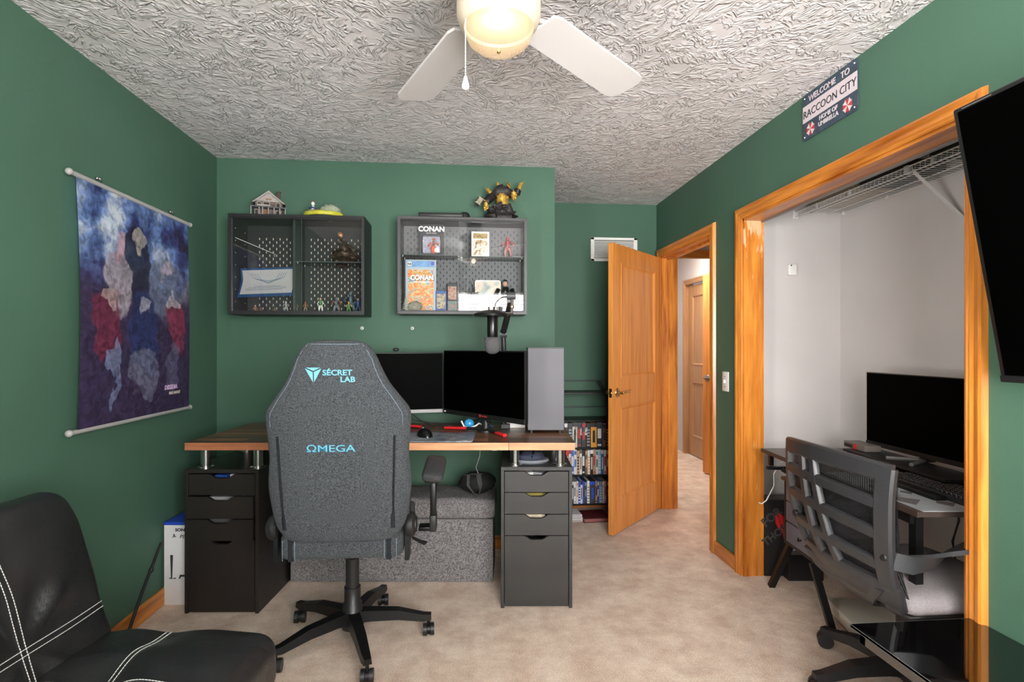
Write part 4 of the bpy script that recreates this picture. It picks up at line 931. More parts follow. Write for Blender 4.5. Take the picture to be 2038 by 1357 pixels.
# monitors
def monitor(label, u, d, z0, wdt, h, rot, lower, chin, cat_m, legs=()):
    m_ = thing('monitor', label, 'monitor', W(u, d, DT), RZ+rot)
    zz = z0-DT
    B().box(-wdt/2, wdt/2, 0, .022, zz, zz+h, .003).out('housing', M_bezel, m_, 40)
    B().box(-wdt/2+.006, wdt/2-.006, -.0015, .001, zz+chin, zz+h-.006).out('screen', M_screen, m_)
    B().box(-wdt/2, wdt/2, -.003, .002, zz, zz+chin-.002, .001, 1).out('chin', lower, m_)
    B().box(-.03, .03, .022, .045, .05, zz+h*.6, .004).out('stand_neck', M_black, m_, 40)
    return m_
mr_ = monitor('black monitor angled towards the grey chair, nearest the computer tower', -.1635, 2.811, .893, .655, .357, math.radians(-46.3), M_bezel, .026, None)
text('lettering', 'VISIONARY', .011, M_red, mr_, (-.02, -.0036, .079), align='CENTER') if False else None
B().box(-.012, .004, -.0036, -.003, .078, .092).box(.008, .052, -.0036, -.003, .081, .089).out('red_badge', mat('badge_red', (150, 50, 50), .4), mr_)
B().box(-.318, -.302, -.0036, -.003, .080, .088).out('sticker', M_whitep, mr_)
B().lathe([(.045, 0), (.045, .008), (.022, .016), (.02, .06)], 0, .034, 0, 20).out('stand_hub', M_black, mr_, 50)
def vleg(pts_red, pts_blk, parent, inv):
    b = B(); b.tube([inv @ Vector(p) for p in pts_blk], .013, 8, flat=.007); b.out('stand_leg', M_black, parent, 60)
    b = B(); b.tube([inv @ Vector(p) for p in pts_red], [.016, .016, .012], 8, flat=.008); b.out('leg_tip', M_red, parent, 60)
bpy.context.view_layer.update()
inv = mr_.matrix_world.inverted()
hub = Vector(W(-.14, 2.835, DT+.014))
for (u1, d1) in ((-.365, 2.90), (-.035, 2.645)):
    e_ = Vector(W(u1, d1, DT+.010)); q = hub.lerp(e_, .45 if u1 < -.2 else .62)
    vleg([q, q.lerp(e_, .5), e_], [hub, hub.lerp(q, .5), q], mr_, inv)
ml_ = monitor('black monitor with silver lower edge, partly behind the grey chair', -.672, 3.01, .893, .57, .345, math.radians(15), M_silver, .022, None)
bpy.context.view_layer.update()
inv = ml_.matrix_world.inverted(); hub = Vector(W(-.70, 3.03, DT+.014)); e_ = Vector(W(-.50, 2.93, DT+.010)); q = hub.lerp(e_, .4)
vleg([q, q.lerp(e_, .5), e_], [hub, hub.lerp(q, .5), q], ml_, inv)
B().lathe([(.05, 0), (.05, .012), (.034, .05)], 0, .034, 0, 20).out('stand_hub', M_black, ml_, 50)
B().ball((.02, .01, .432), (.018, .012, .010)).out('webcam', M_black, ml_, 179)

pc = thing('computer_tower', 'dark silver computer tower standing on right end of desk', 'computer', W(.083, 2.774, DT), RZ)
M_pc = mat('gunmetal_brushed', (98, 97, 102), .6, metal=.2, bump=.06, bs=300, var=.06, vs=4)
B().box(0, .186, .004, .345, .014, .440, .003, 1).out('case', mat('pc_side', (60, 62, 64), .35, metal=.4), pc); B().box(-.001, .187, -.004, .004, .016, .440, .002, 1).out('front_panel', M_pc, pc)
B().box(.0, .186, .004, .345, .440, .444).out('top_mesh', M_black, pc)
f0 = B().cyl((0, 0, 0), (0, 0, .016), .010, n=12).out('foot', M_black, pc, 50, loc=(.018, .02, 0))
for p_ in ((.168, .02, 0), (.018, .32, 0), (.168, .32, 0)): twin(f0, pc, loc=p_)
pad = thing('mouse_pad', 'grey camouflage mouse pad on desk beside the chair', 'mouse pad', W(-.47, 2.66, DT), RZ)
b = B(); pl = []
for (cx_, cy_, a0) in ((.265, .105, 0), (-.265, .105, 90), (-.265, -.125, 180), (.265, -.125, 270)):
    for k in range(4):
        a = math.radians(a0+30*k); pl.append((cx_+.018*math.cos(a), cy_+.018*math.sin(a)))
b.prism(pl, 0, .003, 'xy').out('cloth', art('camo', [(84, 92, 104), (84, 92, 104), (126, 134, 142), (126, 134, 142), (166, 172, 176), (100, 98, 106)], 9, .8), pad)
B().box(.235, .260, -.128, -.120, .003, .0035).out('mark', M_whitep, pad)
ms = thing('computer_mouse', 'black computer mouse on the grey mouse pad', 'computer mouse', W(-.435, 2.665, DT+.003), RZ+.5)
b = B(); b.ball((0, 0, 0), (.036, .060, .040), 20, 14); bmesh.ops.bisect_plane(b.bm, geom=b.bm.verts[:]+b.bm.edges[:]+b.bm.faces[:], plane_co=(0, 0, 0), plane_no=(0, 0, -1), clear_outer=True)
b.out('shell', M_blacks, ms, 60); B().cyl((-.003, .028, .034), (.003, .028, .034), .008, n=12).out('wheel', M_grey, ms)
B().box(-.0005, .0005, .005, .05, .030, .0395).out('button_gap', M_black, ms)
M_bluegl = mat('blue_glaze', (56, 150, 210), .2)
gl = thing('blue_goggles', 'blue and white goggles lying beneath the angled monitor', 'goggles', W(-.215, 2.93, DT), RZ)
B().ball((-.02, 0, .028), (.028, .02, .026)).out('lens', M_bluegl, gl, 60); B().tube([(-.06, -.02, .045), (-.045, -.025, .015), (-.015, -.026, .006), (.02, -.024, .02), (.035, -.02, .032), (.06, -.015, .02), (.085, 0, .012)], .005, 8).out('frame', M_whitep, gl, 60)
B().tube([(.03, .01, .03), (.07, .02, .02), (.11, .03, .008)], .008, 8, flat=.004).out('strap', M_bluec, gl, 60)
wb = thing('white_box', 'small white plastic box behind the angled monitor', 'box', W(.01, 2.99, DT), RZ+.1); B().box(-.06, .06, -.04, .04, 0, .055, .004).out('body', M_whitep, wb, 40); B().box(-.05, .05, -.0405, -.04, .015, .04).out('label_panel', M_paper, wb)
cb = thing('desk_cables', 'tangled black cables lying on desk behind the monitors', 'cable', (0, 0, 0))
B().tube([W(-.60, 3.06, .90), W(-.57, 3.08, .85), W(-.48, 3.10, .83), W(-.38, 3.09, .828), W(-.25, 3.07, .835), W(-.15, 3.05, .87)], .004, 8).out('cable', M_black, cb, 60); B().tube([W(-.58, 3.07, .89), W(-.52, 3.08, .84), W(-.44, 3.0, .826), W(-.34, 3.02, .826)], .003, 8).out('cable', M_black, cb, 60)

# microphone on its boom arm
mi = thing('microphone', 'black boom-arm microphone with grey foam tip hanging over monitors', 'microphone', W(-.096, 2.63, 0), RZ)
def mz(y): return 1.27+(690-y)*2.63/1065
B().lathe([(.012, mz(617)), (.017, mz(618)), (.0262, mz(623)), (.0262, mz(674)), (.023, mz(676))], n=24).out('body', M_blacks, mi, 50)
B().lathe([(.030, mz(671)), (.0395, mz(672)), (.0405, mz(682)), (.038, mz(692)), (.031, mz(700)), (.016, mz(704)), (.002, mz(704.5))], n=24).out('foam_cap', mat('grey_foam', (86, 84, 86), 1, var=.3, vs=300, bump=.8, bs=500), mi, 179)
B().lathe([(.030, mz(617)), (.058, mz(620)), (.086, mz(625)), (.088, mz(629)), (.058, mz(630)), (.03, mz(628))], -.008, 0, 0, 30).out('shock_mount', M_blacks, mi, 50)
for x in (-.018, .006): B().cyl((x, 0, mz(618)), (x, 0, mz(610)), .005, .003, n=8).out('thumb_screw', M_black, mi, 50)
Q = lambda x, d_, y: ((x-1019)/1065*d_+.096, d_-2.63, 1.27+(690-y)*d_/1065)
B().tube([Q(1004, 2.93, 860), Q(1004, 2.93, 760), Q(1002, 2.90, 668)], .0135, 12).out('lower_arm', M_black, mi, 60)
B().tube([Q(1002, 2.86, 660), Q(1007, 2.80, 640), Q(1016, 2.74, 605)], .0165, 12).out('upper_arm', M_black, mi, 60)
j0 = Vector(Q(1002, 2.88, 664)); j1 = Vector(Q(1018, 2.72, 589))
B().cyl(j0-Vector((.019, 0, 0)), j0+Vector((.019, 0, 0)), .020, n=20).out('joint', mat('joint_grey', (70, 70, 73), .4), mi, 50)
B().cyl(j1-Vector((.022, 0, 0)), j1+Vector((.022, 0, 0)), .019, n=20).out('joint', mat('joint_grey', (70, 70, 73), .4), mi, 50)
k0 = Vector(Q(1019, 2.68, 610)); B().lathe([(.008, -.006), (.012, -.003), (.012, .003), (.008, .006)], k0.x, k0.y, k0.z, 12).out('brass_knob', M_brass, mi, 50)
B().tube([Q(1019, 2.70, 597), Q(1019, 2.68, 612), Q(1018, 2.66, 624)], .008, 10).tube([Q(1018, 2.66, 624), Q(1005, 2.64, 624)], .008, 8).out('yoke', M_chrome, mi, 60)
B().tube([Q(984, 2.63, 616), Q(986, 2.64, 604), Q(992, 2.66, 596), Q(1002, 2.69, 591), Q(1012, 2.71, 589)], .0025, 8).out('cable', M_black, mi, 60)
B().box(.035, .085, .28, .34, .822, .850, .004).out('clamp', M_black, mi)

# ------------------------------------------------------------------ under the desk
bn = thing('storage_bench', 'grey linen storage bench with lift-off lid under the desk', 'bench', W(-.648, 3.03), RZ)
B().cushion(.548, .150, .172, .012, n=14).out('body', M_bench, bn, 60, loc=(0, 0, .172))
def lidf(p):
    q = p.copy()
    if p.z > 0: q.z += .010*(1-(p.x/.56)**2)*(1-(p.y/.16)**2)+.004*math.sin(p.x*23)*math.sin(p.y*31)
    return q
B().cushion(.558, .158, .055, .026, lidf, 20).out('lid', M_bench, bn, 60, loc=(0, 0, .395))
B().tube([(-.55, -.157, .428)]+[(-.55+.11*k, -.158, .428+.002*math.sin(k)) for k in range(1, 11)], .003, 6).out('lid_piping', M_bench, bn)
pc_ = thing('black_pouch', 'black soft pouch with crossed grey straps lying on grey bench', 'pouch', W(-.195, 3.0, .452), RZ)
B().lump((0, 0, .06), (.105, .07, .058), .12, 2.2, seed=3).out('pouch', mat('black_cloth', (16, 16, 18), .85, var=.3, vs=60), pc_, 60)
M_strap = mat('grey_webbing', (70, 70, 70), .9)
B().tube([(-.045, -.045, .108), (-.045, -.075, .06), (-.01, -.082, .015), (.012, -.080, .008)], .010, 8, flat=.003).tube([(.01, -.04, .115), (.02, -.078, .07), (.02, -.082, .03), (.012, -.080, .008)], .013, 8, flat=.003).out('strap', M_strap, pc_, 60)
B().tube([(-.07, -.03, .105), (-.03, -.06, .118), (.03, -.05, .118)], .006, 8, flat=.003).out('buckle_strap', M_strap, pc_, 60)
cb = thing('hanging_cables', 'thin dark cables dangling below desk above the black pouch', 'cable', (0, 0, 0))
B().tube([W(-.19, 3.0, .785), W(-.175, 2.99, .74), W(-.18, 2.98, .66), W(-.20, 2.97, .60), W(-.185, 2.96, .565)], .0022, 6).out('cable', M_grey, cb); B().tube([W(-.26, 2.95, .785), W(-.22, 2.96, .755), W(-.17, 2.96, .745), W(-.16, 2.97, .785)], .005, 6).out('cable', M_black, cb)
B().tube([W(-.17, 2.96, .76), W(-.155, 2.96, .72), W(-.165, 2.96, .70), W(-.175, 2.96, .72), W(-.17, 2.96, .75)], .0025, 6).out('cable', M_black, cb)
pb = thing('plug_adapter', 'white plug adapter hanging under the desk', 'adapter', W(-.088, 2.72, .745), RZ); B().box(-.013, .013, -.02, .02, 0, .041, .003).out('body', M_whitep, pb, 40); B().box(-.05, -.013, -.008, .008, .03, .041).out('plug', M_grey, pb)

gb = thing('console_box', 'white and blue games console carton behind black-brown drawer unit', 'carton', W(-1.713, 2.635), RZ)
M_carton = mat('carton_white', (222, 220, 222), .5, var=.04, vs=12); M_cblue = mat('carton_blue', (34, 70, 178), .4)
B().box(0, .146, 0, .38, 0, .392).out('carton', M_carton, gb); B().box(-.0005, .1465, -.0005, .3805, .392, .407).out('lid_band', M_cblue, gb)
text('lettering', 'SONY', .020, M_dkt, gb, (.055, -.001, .362), weight=.0008, sx=1.15, ext=.0004)
text('lettering', 'PS5', .024, M_dkt, gb, (.076, -.001, .328), weight=.0002, ext=.0004, shear=.25)
B().prism([(.046, .332), (.0495, .332), (.0495, .350), (.046, .348)], -.0008, 0).prism([(.040, .331), (.046, .334), (.046, .336), (.038, .333)], -.0008, 0).prism([(.050, .336), (.058, .333), (.060, .336), (.050, .339)], -.0008, 0).prism([(.0495, .346), (.054, .344), (.054, .340), (.0495, .342)], -.0008, 0).out('logo', M_dkt, gb)
B().prism([(.030, .245), (.044, .245), (.040, .130), (.034, .130)], -.0008, 0).prism([(.025, .128), (.060, .128), (.056, .134), (.042, .130), (.027, .134)], -.0008, 0).out('console_print', mat('print_dark', (56, 56, 66), .6), gb)
B().prism([(.072, .130), (.078, .148), (.11, .148), (.116, .130), (.108, .128), (.102, .138), (.084, .138), (.078, .127)], -.0008, 0).out('gamepad_print', mat('print_dark', (56, 56, 66), .6), gb)
sp = thing('black_strap', 'thin black cord leaning against left wall by skirting board', 'cord', (0, 0, 0))
B().tube([(-1.458, 2.455, .004), (-1.462, 2.53, .09), (-1.471, 2.63, .185), (-1.474, 2.70, .25), (-1.474, 2.755, .312)], .007, 8).out('cord', M_black, sp, 60); B().ball((-1.470, 2.665, .218), (.011, .011, .013)).out('knot', M_black, sp, 60)

# ------------------------------------------------------------------ media rack in the recess
rk = thing('media_rack', 'black metal tiered media rack in the recess behind the door', 'rack', (.60, 3.93, 0))
RW = .70
for z in (.097, .315, .517, .723, .929):
    s_ = B().box(0, RW, 0, .215, z-.012, z, .001, 1).out('shelf', M_blackm, rk)
    B().cyl((0, .21, z+.075), (RW, .21, z+.075), .004, n=10).out('back_rail', mat('rail_grey', (96, 98, 104), .4, metal=.6), s_, 50)
for x in (.008, RW-.008):
    for y in (.008, .207): B().cyl((x, y, 0), (x, y, 1.02), .008, n=10).out('upright', M_blackm, rk, 50)
for (x, z, dx) in ((.455, .929, -.045), (.478, .723, .006)):
    B().prism([(x, z), (x+.022, z), (x+.022+dx, z+.085), (x+dx, z+.085)], .06, .075).out('bookend', M_blackm, rk)
ORD = ['first', 'second', 'third', 'fourth', 'fifth', 'sixth', 'seventh', 'eighth', 'ninth', 'tenth', 'eleventh', 'twelfth', 'thirteenth', 'fourteenth', 'fifteenth', 'sixteenth', 'seventeenth', 'eighteenth', 'nineteenth', 'twentieth', 'twenty-first', 'twenty-second', 'twenty-third', 'twenty-fourth', 'twenty-fifth', 'twenty-sixth', 'twenty-seventh', 'twenty-eighth']
NAMES = {'charcoal': (58, 58, 62), 'cream': (214, 206, 192), 'black': (28, 28, 30), 'orange': (218, 150, 48), 'navy': (48, 56, 76), 'brown': (110, 88, 70), 'white': (222, 222, 220), 'red': (178, 50, 52), 'blue': (56, 106, 178), 'grey': (132, 134, 138), 'pale blue': (160, 186, 206), 'tan': (190, 150, 112), 'teal': (60, 120, 124), 'royal blue': (34, 76, 186), 'pink': (206, 150, 150)}
def case_row(row, shelfname, x, z, seq, hgt, dep, noun, cat, name, grp, lean=0.0):
    for i, (cn, wd_, sec) in enumerate(seq):
        hh = hgt*random.uniform(.95, 1.0); yy = random.uniform(.006, .014)
        o = thing(name, '%s %s, %s from left on %s of media rack' % (cn, noun, ORD[i], shelfname), cat, (.60+x+wd_/2, 3.93+yy, z), 0, grp)
        w2 = wd_-.0012
        B().box(-w2/2, w2/2, 0, dep, 0, hh, .0008, 1).out('case', mat('spine_'+cn.replace(' ', '_'), NAMES[cn], .4, var=.15, vs=50), o)
        m2 = mat('spine_'+sec.replace(' ', '_'), NAMES[sec], .4, var=.15, vs=50)
        pick = (i*7+row*3) % 4
        b = B()
        if pick == 0: b.box(-w2*.38, w2*.38, -.0006, 0, hh*.80, hh*.95); b.box(-w2*.3, w2*.3, -.0006, 0, hh*.30, hh*.62)
        elif pick == 1: b.box(-w2*.34, w2*.34, -.0006, 0, hh*.35, hh*.74); b.box(-w2*.34, w2*.34, -.0006, 0, hh*.05, hh*.12)
        elif pick == 2: b.box(-w2*.5, w2*.5, -.0006, 0, hh*.84, hh); b.box(-w2*.2, w2*.2, -.0006, 0, hh*.2, hh*.7)
        else:
            for k in range(5): b.box(-w2*.34, w2*.34, -.0006, 0, hh*(.2+.12*k), hh*(.26+.12*k))
            b.box(-w2*.3, w2*.3, -.0006, 0, hh*.06, hh*.12)
        b.out('spine_print', m2, o)
        x += wd_
        yield o
top = [('charcoal', .032, 'white'), ('charcoal', .032, 'pale blue'), ('cream', .038, 'charcoal'), ('charcoal', .033, 'red'), ('charcoal', .033, 'red'), ('black', .036, 'grey'), ('orange', .046, 'black'), ('navy', .043, 'white'), ('brown', .026, 'black'), ('black', .028, 'tan'), ('cream', .016, 'red')]
tops = list(case_row(0, 'top book shelf', .140, .517, top, .19, .15, 'boxed book', 'book', 'boxed_book', 'books on the upper shelf of the rack'))
for k in (3, 4): text('lettering', 'TRUE', .024, M_whitep, tops[k], (.008, -.0008, .150), rot=(PI/2, PI/2, 0), ext=.0003, weight=.0008)
text('lettering', 'TRUE', .024, M_dkt, tops[2], (-.007, -.0008, .155), rot=(PI/2, PI/2, 0), ext=.0003, weight=.0006)
cyc = ['red', 'white', 'blue', 'white', 'tan', 'white', 'black', 'brown', 'white', 'black', 'tan', 'white', 'pale blue', 'blue', 'white', 'red', 'white', 'black', 'white', 'tan', 'black', 'brown', 'grey', 'teal', 'black', 'blue', 'red', 'navy']
sec = ['white', 'red', 'white', 'blue', 'black', 'brown', 'white', 'tan', 'orange', 'white', 'red', 'teal', 'white', 'white', 'red', 'white', 'pink', 'white', 'black', 'navy', 'tan', 'orange', 'black', 'black', 'grey', 'red', 'white', 'grey']
mid = [(cyc[i], .0195 if i % 3 else .0225, sec[i]) for i in range(18)]
mids = list(case_row(1, 'middle shelf', .155, .315, mid, .188, .14, 'slim film case', 'film case', 'film_case', 'film cases on the middle shelf of the rack'))
low = [('navy', .014, 'white'), ('white', .018, 'grey'), ('cream', .018, 'tan'), ('royal blue', .016, 'white'), ('white', .016, 'black'), ('royal blue', .016, 'charcoal'), ('charcoal', .018, 'grey'), ('white', .020, 'grey'), ('charcoal', .044, 'royal blue'), ('tan', .014, 'black'), ('royal blue', .012, 'white'), ('grey', .026, 'pale blue'), ('pale blue', .016, 'white'), ('pink', .016, 'red'), ('black', .044, 'tan'), ('teal', .014, 'black'), ('red', .02, 'pale blue')]
lows = list(case_row(2, 'lowest shelf', .200, .097, low, .17, .14, 'game case', 'game case', 'game_case', 'game cases on the lowest shelf of the rack'))
b_ = thing('leather_book', 'dark red leather-bound book lying on carpet before the rack', 'book', (.955, 3.90, 0), .05)
B().box(-.10, .10, -.10, .10, 0, .004).box(-.10, .10, -.10, .10, .026, .030, .001).box(-.10, .10, .094, .10, 0, .03).out('cover', mat('oxblood', (92, 30, 36), .4), b_); B().box(-.094, .094, -.094, .094, .004, .026).out('pages', mat('pink_pages', (150, 96, 92), .7), b_)
for k in range(3):
    o = thing('white_case', ['white flat case at bottom of small stack beside red book', 'white flat case in middle of small stack beside red book', 'white flat case on top of small stack beside red book'][k], 'case', (.80-.004*k, 3.905, .0165*k), .03*k, 'flat white cases on the carpet')
    B().box(-.06, .06, -.07, .07, 0, .015, .002, 1).out('case', M_carton, o); B().box(-.05, .05, -.0705, -.07, .004, .011).out('spine_print', M_grey, o)
# ------------------------------------------------------------------ grey fabric gaming chair
gc = thing('gaming_chair', 'charcoal fabric high-back gaming chair with teal lettering at the desk', 'office chair', W(-.690, 2.315), RZ+math.radians(4))
bk_rot = math.radians(6)
ROWS = [(-.012, .190, .030), (.0, .212, .046), (.05, .243, .052), (.114, .256, .054), (.193, .266, .055), (.26, .262, .055), (.32, .258, .055), (.40, .264, .055), (.45, .268, .055), (.49, .262, .054), (.535, .230, .052), (.59, .190, .05), (.645, .163, .047), (.69, .144, .043), (.725, .122, .036), (.742, .098, .026), (.750, .060, .012)]
def loft(bb, rows, n=36, ex=3.4):
    rings = []
    for (z, hw, hd) in rows:
        ring = []
        for k in range(n):
            a = 2*PI*k/n; ca, sa = math.cos(a), math.sin(a)
            x = hw*math.copysign(abs(ca)**(2/ex), ca); y = hd*math.copysign(abs(sa)**(2/ex), sa)
            y += .30*max(0, abs(x)-.13)**1.5          # side bolsters sweep forward
            ring.append(bb.bm.verts.new((x, y, z)))
        rings.append(ring)
    for i in range(len(rings)-1):
        for k in range(n): bb.bm.faces.new([rings[i][k], rings[i][(k+1) % n], rings[i+1][(k+1) % n], rings[i+1][k]])
    bb.bm.faces.new(rings[0][::-1]); bb.bm.faces.new(rings[-1])
# smooth the row profile
def catmull(rows, sub=4):
    outp = []
    for i in range(len(rows)-1):
        p0, p1, p2, p3 = rows[max(i-1, 0)], rows[i], rows[i+1], rows[min(i+2, len(rows)-1)]
        for k in range(sub):
            t = k/sub; outp.append(tuple(.5*((2*b1)+(-a1+c1)*t+(2*a1-5*b1+4*c1-d1)*t*t+(-a1+3*b1-3*c1+d1)*t**3) for a1, b1, c1, d1 in zip(p0, p1, p2, p3)))
    return outp+[rows[-1]]
CR = catmull(ROWS)
bb = B(); loft(bb, CR)
br_ = bb.out('backrest', M_gchair, gc, 179, loc=(.018, -.262, .548), rot=(bk_rot, 0, 0))
def hw_at(z):
    best = min(CR, key=lambda r_: abs(r_[0]-z)); return best[1], best[2]
def rear(x, z, lift=.001):
    hw, hd = hw_at(z); q = min(.999, abs(x)/hw); y = -hd*(1-q**3.4)**(1/3.4)+.30*max(0, abs(x)-.13)**1.5
    return Vector((x, y-lift, z))
for sgx in (-1, 1):       # dark suede stripes of the rear shell
    b = B(); b.tube([rear(sgx*(.212-.012*k/8), .40-.36*k/8, .0) for k in range(9)], .009, 8, flat=.004); b.out('suede_stripe', M_gchaird, br_, 60)
stp = []
for k in range(24):
    z = .43+(.735-.43)*k/23; stp.append((hw_at(z)[0]*.90, z))
for sgx in (-1, 1):
    b = B(); b.tube([rear(sgx*x, z, .0002) for x, z in stp], .0010, 6); b.out('teal_seam', mat('pale_teal_thread', (112, 134, 146), .8), br_, 60)
b = B(); b.tube([rear(-.10+.02*k, .7385, .0002) for k in range(11)], .0010, 6); b.out('teal_seam', mat('pale_teal_thread', (112, 134, 146), .8), br_, 60)
# embroidered emblem and names
zl = .632; yl = -.0515
b = B(); b.prism([(-.098, zl+.024), (-.072, zl+.012), (-.046, zl+.024)], yl-.0012, yl).prism([(-.101, zl+.021), (-.074, zl+.008), (-.074, zl-.030)], yl-.0012, yl).prism([(-.043, zl+.021), (-.070, zl+.008), (-.070, zl-.030)], yl-.0012, yl); b.out('emblem', M_teal, br_)
text('lettering', 'S\u00c9CRET', .028, M_teal, br_, (-.040, yl-.0005, zl-.004), ext=.0008, weight=.0007, sx=1.12)
text('lettering', 'LAB', .028, M_teal, br_, (.022, yl-.0005, zl-.029), ext=.0008, weight=.0007, sx=1.12)
text('lettering', '\u03a9MEGA', .036, M_teal2, br_, (-.105, -.0565, .345), ext=.0008, weight=.0008, sx=1.42)
text('lettering', '\u03a9MEGA', .036, M_teal, br_, (-.105, -.0570, .3455), ext=.0009, weight=-.0004, sx=1.42)
# seat, seen from behind
def seatf(p):
    q = p.copy()
    if p.z > 0 and abs(p.x) > .17: q.z += .9*(abs(p.x)-.17)**1.5
    return q
B().cushion(.235, .245, .050, .035, seatf, 12).out('seat', M_gchair, gc, 179, loc=(.012, -.015, .492))
for x in (-.175, .195):
    B().box(x-.010, x+.010, -.262, -.235, .447, .534, .004).out('seat_strap', M_gchaird, gc, 40)
    B().tube([(x+(.016 if x < 0 else -.016), -.2605, .452), (x+(.016 if x < 0 else -.016), -.262, .49), (x+(.016 if x < 0 else -.016), -.2605, .53)], .0012, 6).tube([(x+(.03 if x > 0 else -.03), -.2590, .452), (x+(.03 if x > 0 else -.03), -.260, .53)], .001, 6).out('seam', mat('pale_teal_thread', (112, 134, 146), .8), gc)
for sgx in (-1, 1):
    x = .012+sgx*.262
    B().lathe([(.001, -.020), (.040, -.018), (.048, -.008), (.048, .010), (.040, .018), (.001, .020)], x, -.215, .568, 28, 'x').out('hinge_cover', M_black, gc, 40)
    B().lathe([(.001, -.004), (.030, -.004), (.030, .004), (.001, .004)], x+sgx*.020, -.215, .568, 24, 'x').out('hinge_cap', M_black, gc, 40)
    B().prism([(-.24, .435), (-.17, .435), (-.16, .56), (-.185, .70), (-.20, .70), (-.235, .60)], x-sgx*.012-.008, x-sgx*.012+.008, 'yz').out('recline_bracket', M_blackm, gc)
    # armrest
    ax_ = .012+sgx*(.335 if sgx > 0 else .285)
    B().box(ax_-.062 if sgx > 0 else ax_-.01, ax_+.012 if sgx > 0 else ax_+.062, -.03, .03, .474, .492, .004).out('arm_bracket', M_blackm, gc, 40)
    B().box(ax_-.014, ax_+.014, -.035, .035, .472, .542, .004).out('arm_foot', M_black, gc, 40)
    B().box(ax_-.012, ax_+.012, -.028, .028, .53, .685, .004).out('arm_post', M_blackm, gc, 40)
    B().box(ax_-.034, ax_+.034, -.06, .06, .685, .710, .010, 3).out('arm_head', M_black, gc, 40)
    B().cushion(.046, .125, .020, .018, lambda p: Vector((p.x, p.y, p.z+.4*p.y*p.y*0)), 6).out('arm_pad', mat('arm_pad_soft', (52, 52, 55), .8, var=.2, vs=60), gc, 179, loc=(ax_+.004*sgx, .02, .735), rot=(math.radians(8), math.radians(6*sgx), 0))
B().tube([(.268, -.10, .475), (.30, -.12, .465), (.325, -.13, .460)], [.005, .010, .018], 10, flat=.006).out('lever', M_black, gc, 60)
B().box(-.075, .075, -.12, .12, .400, .445, .01).out('mechanism', M_blackm, gc, 40)
B().lathe([(.045, .425), (.048, .385), (.036, .362), (.030, .358)], n=24).out('gas_collar', M_black, gc, 50)
B().lathe([(.028, .38), (.028, .235), (.034, .235), (.034, .17), (.040, .165), (.046, .085), (.050, .075), (.045, .06)], n=24).out('gas_column', M_black, gc, 50)
def star_base(parent, r, a0, zc, mleg, wroot, wtip, tilt, caster_r=.026, body=None):
    for k in range(5):
        a = a0+2*PI*k/5; R = Matrix.Rotation(a, 4, 'Z'); b = B()
        z1, z0 = zc, zc-tilt
        sec = [(.0, wroot, z1-.050, z1), (.08, wroot*.95, z1-.045, z1-.002), (r*.6, (wroot+wtip)/2, z1-.036-.25*tilt, z1-.2*tilt), (r-.02, wtip, z0-.016, z0+.012), (r+.012, wtip*.8, z0-.012, z0+.010)]
        rings = [[b.bm.verts.new(R @ Vector(p)) for p in ((x, -w_, zb_), (x, w_, zb_), (x, w_*.8, zt_), (x, -w_*.8, zt_))] for (x, w_, zb_, zt_) in sec]
        for i in range(len(rings)-1):
            for q in range(4): b.bm.faces.new([rings[i][q], rings[i][(q+1) % 4], rings[i+1][(q+1) % 4], rings[i+1][q]])
        b.bm.faces.new(rings[0][::-1]); b.bm.faces.new(rings[-1])
        leg = b.out('base_leg', mleg, parent)
        cp = R @ Vector((r, 0, 0)); th = a*1.7+k
        ct = Vector((math.cos(th), math.sin(th), 0)); cc = Vector((cp.x, cp.y, caster_r))
        b = B()
        for s_ in (-1, 1): b.cyl(cc+ct*s_*.008, cc+ct*s_*.024, caster_r, n=20)
        o = b.out('caster_wheel', M_black, leg, 50)
        b = B(); b.cyl((cp.x, cp.y, caster_r), (cp.x, cp.y, z0), .007, n=10); b.cyl(cc-ct*.007, cc+ct*.007, caster_r*.8, n=16); b.out('caster_stem', M_blackm, leg, 50)
star_base(gc, .325, math.radians(4), .135, M_blackm, .030, .020, .050)

# ------------------------------------------------------------------ black leather lounge chair, near left
lv = thing('lounge_chair', 'black leather lounge chair with white double stitching in near left corner', 'armchair', W(-.97, 1.31), RZ-PI/2)
# local y = towards the right of the picture (seat front), local x = towards the camera
def groove(v, c, w): return math.exp(-((v-c)/w)**2)
def seat_fn(p):
    q = p.copy()
    if p.z > -.02:
        f = max(0, 1-(p.x/.31)**4)*max(0, 1-(p.y/.285)**4)
        q.z += .040*f-.014*groove(p.y, -.03, .05)*f-.014*groove(p.x, 0.0, .05)*f
        q.z += .007*math.sin(p.x*38+p.y*9)*f*math.exp(-((p.y+.10)/.10)**2)+.005*math.sin(p.y*28-p.x*20)*f
    return q
B().cushion(.305, .282, .085, .055, seat_fn, 34).out('seat_cushion', M_leather, lv, 179, loc=(0, -.005, .335))
B().cushion(.295, .27, .07, .02, None, 4).out('seat_base', mat('leather_side', (30, 29, 29), .5, bump=.2, bs=150), lv, 179, loc=(0, -.005, .20))
def back_fn(p):
    q = p.copy()
    if p.y > -.01:
        f = max(0, 1-(p.x/.31)**4)*max(0, 1-(p.z/.29)**4)
        gx = groove(p.x, -.005, .055); gz = groove(p.z, -.085, .055)
        q.y += .040*f-.020*max(gx, gz)*f
        r_ = math.hypot(p.x+.005, p.z+.085); a = math.atan2(p.z+.085, p.x+.005)
        q.y += .013*math.sin(a*8+1)*math.exp(-((r_-.12)/.07)**2)*f*(1-max(gx, gz)*.7)+.006*math.sin(p.z*34+p.x*14)*f*max(0, p.z)*3
    if p.z > .15: q.x *= 1-.10*((p.z-.15)/.14)**2
    return q
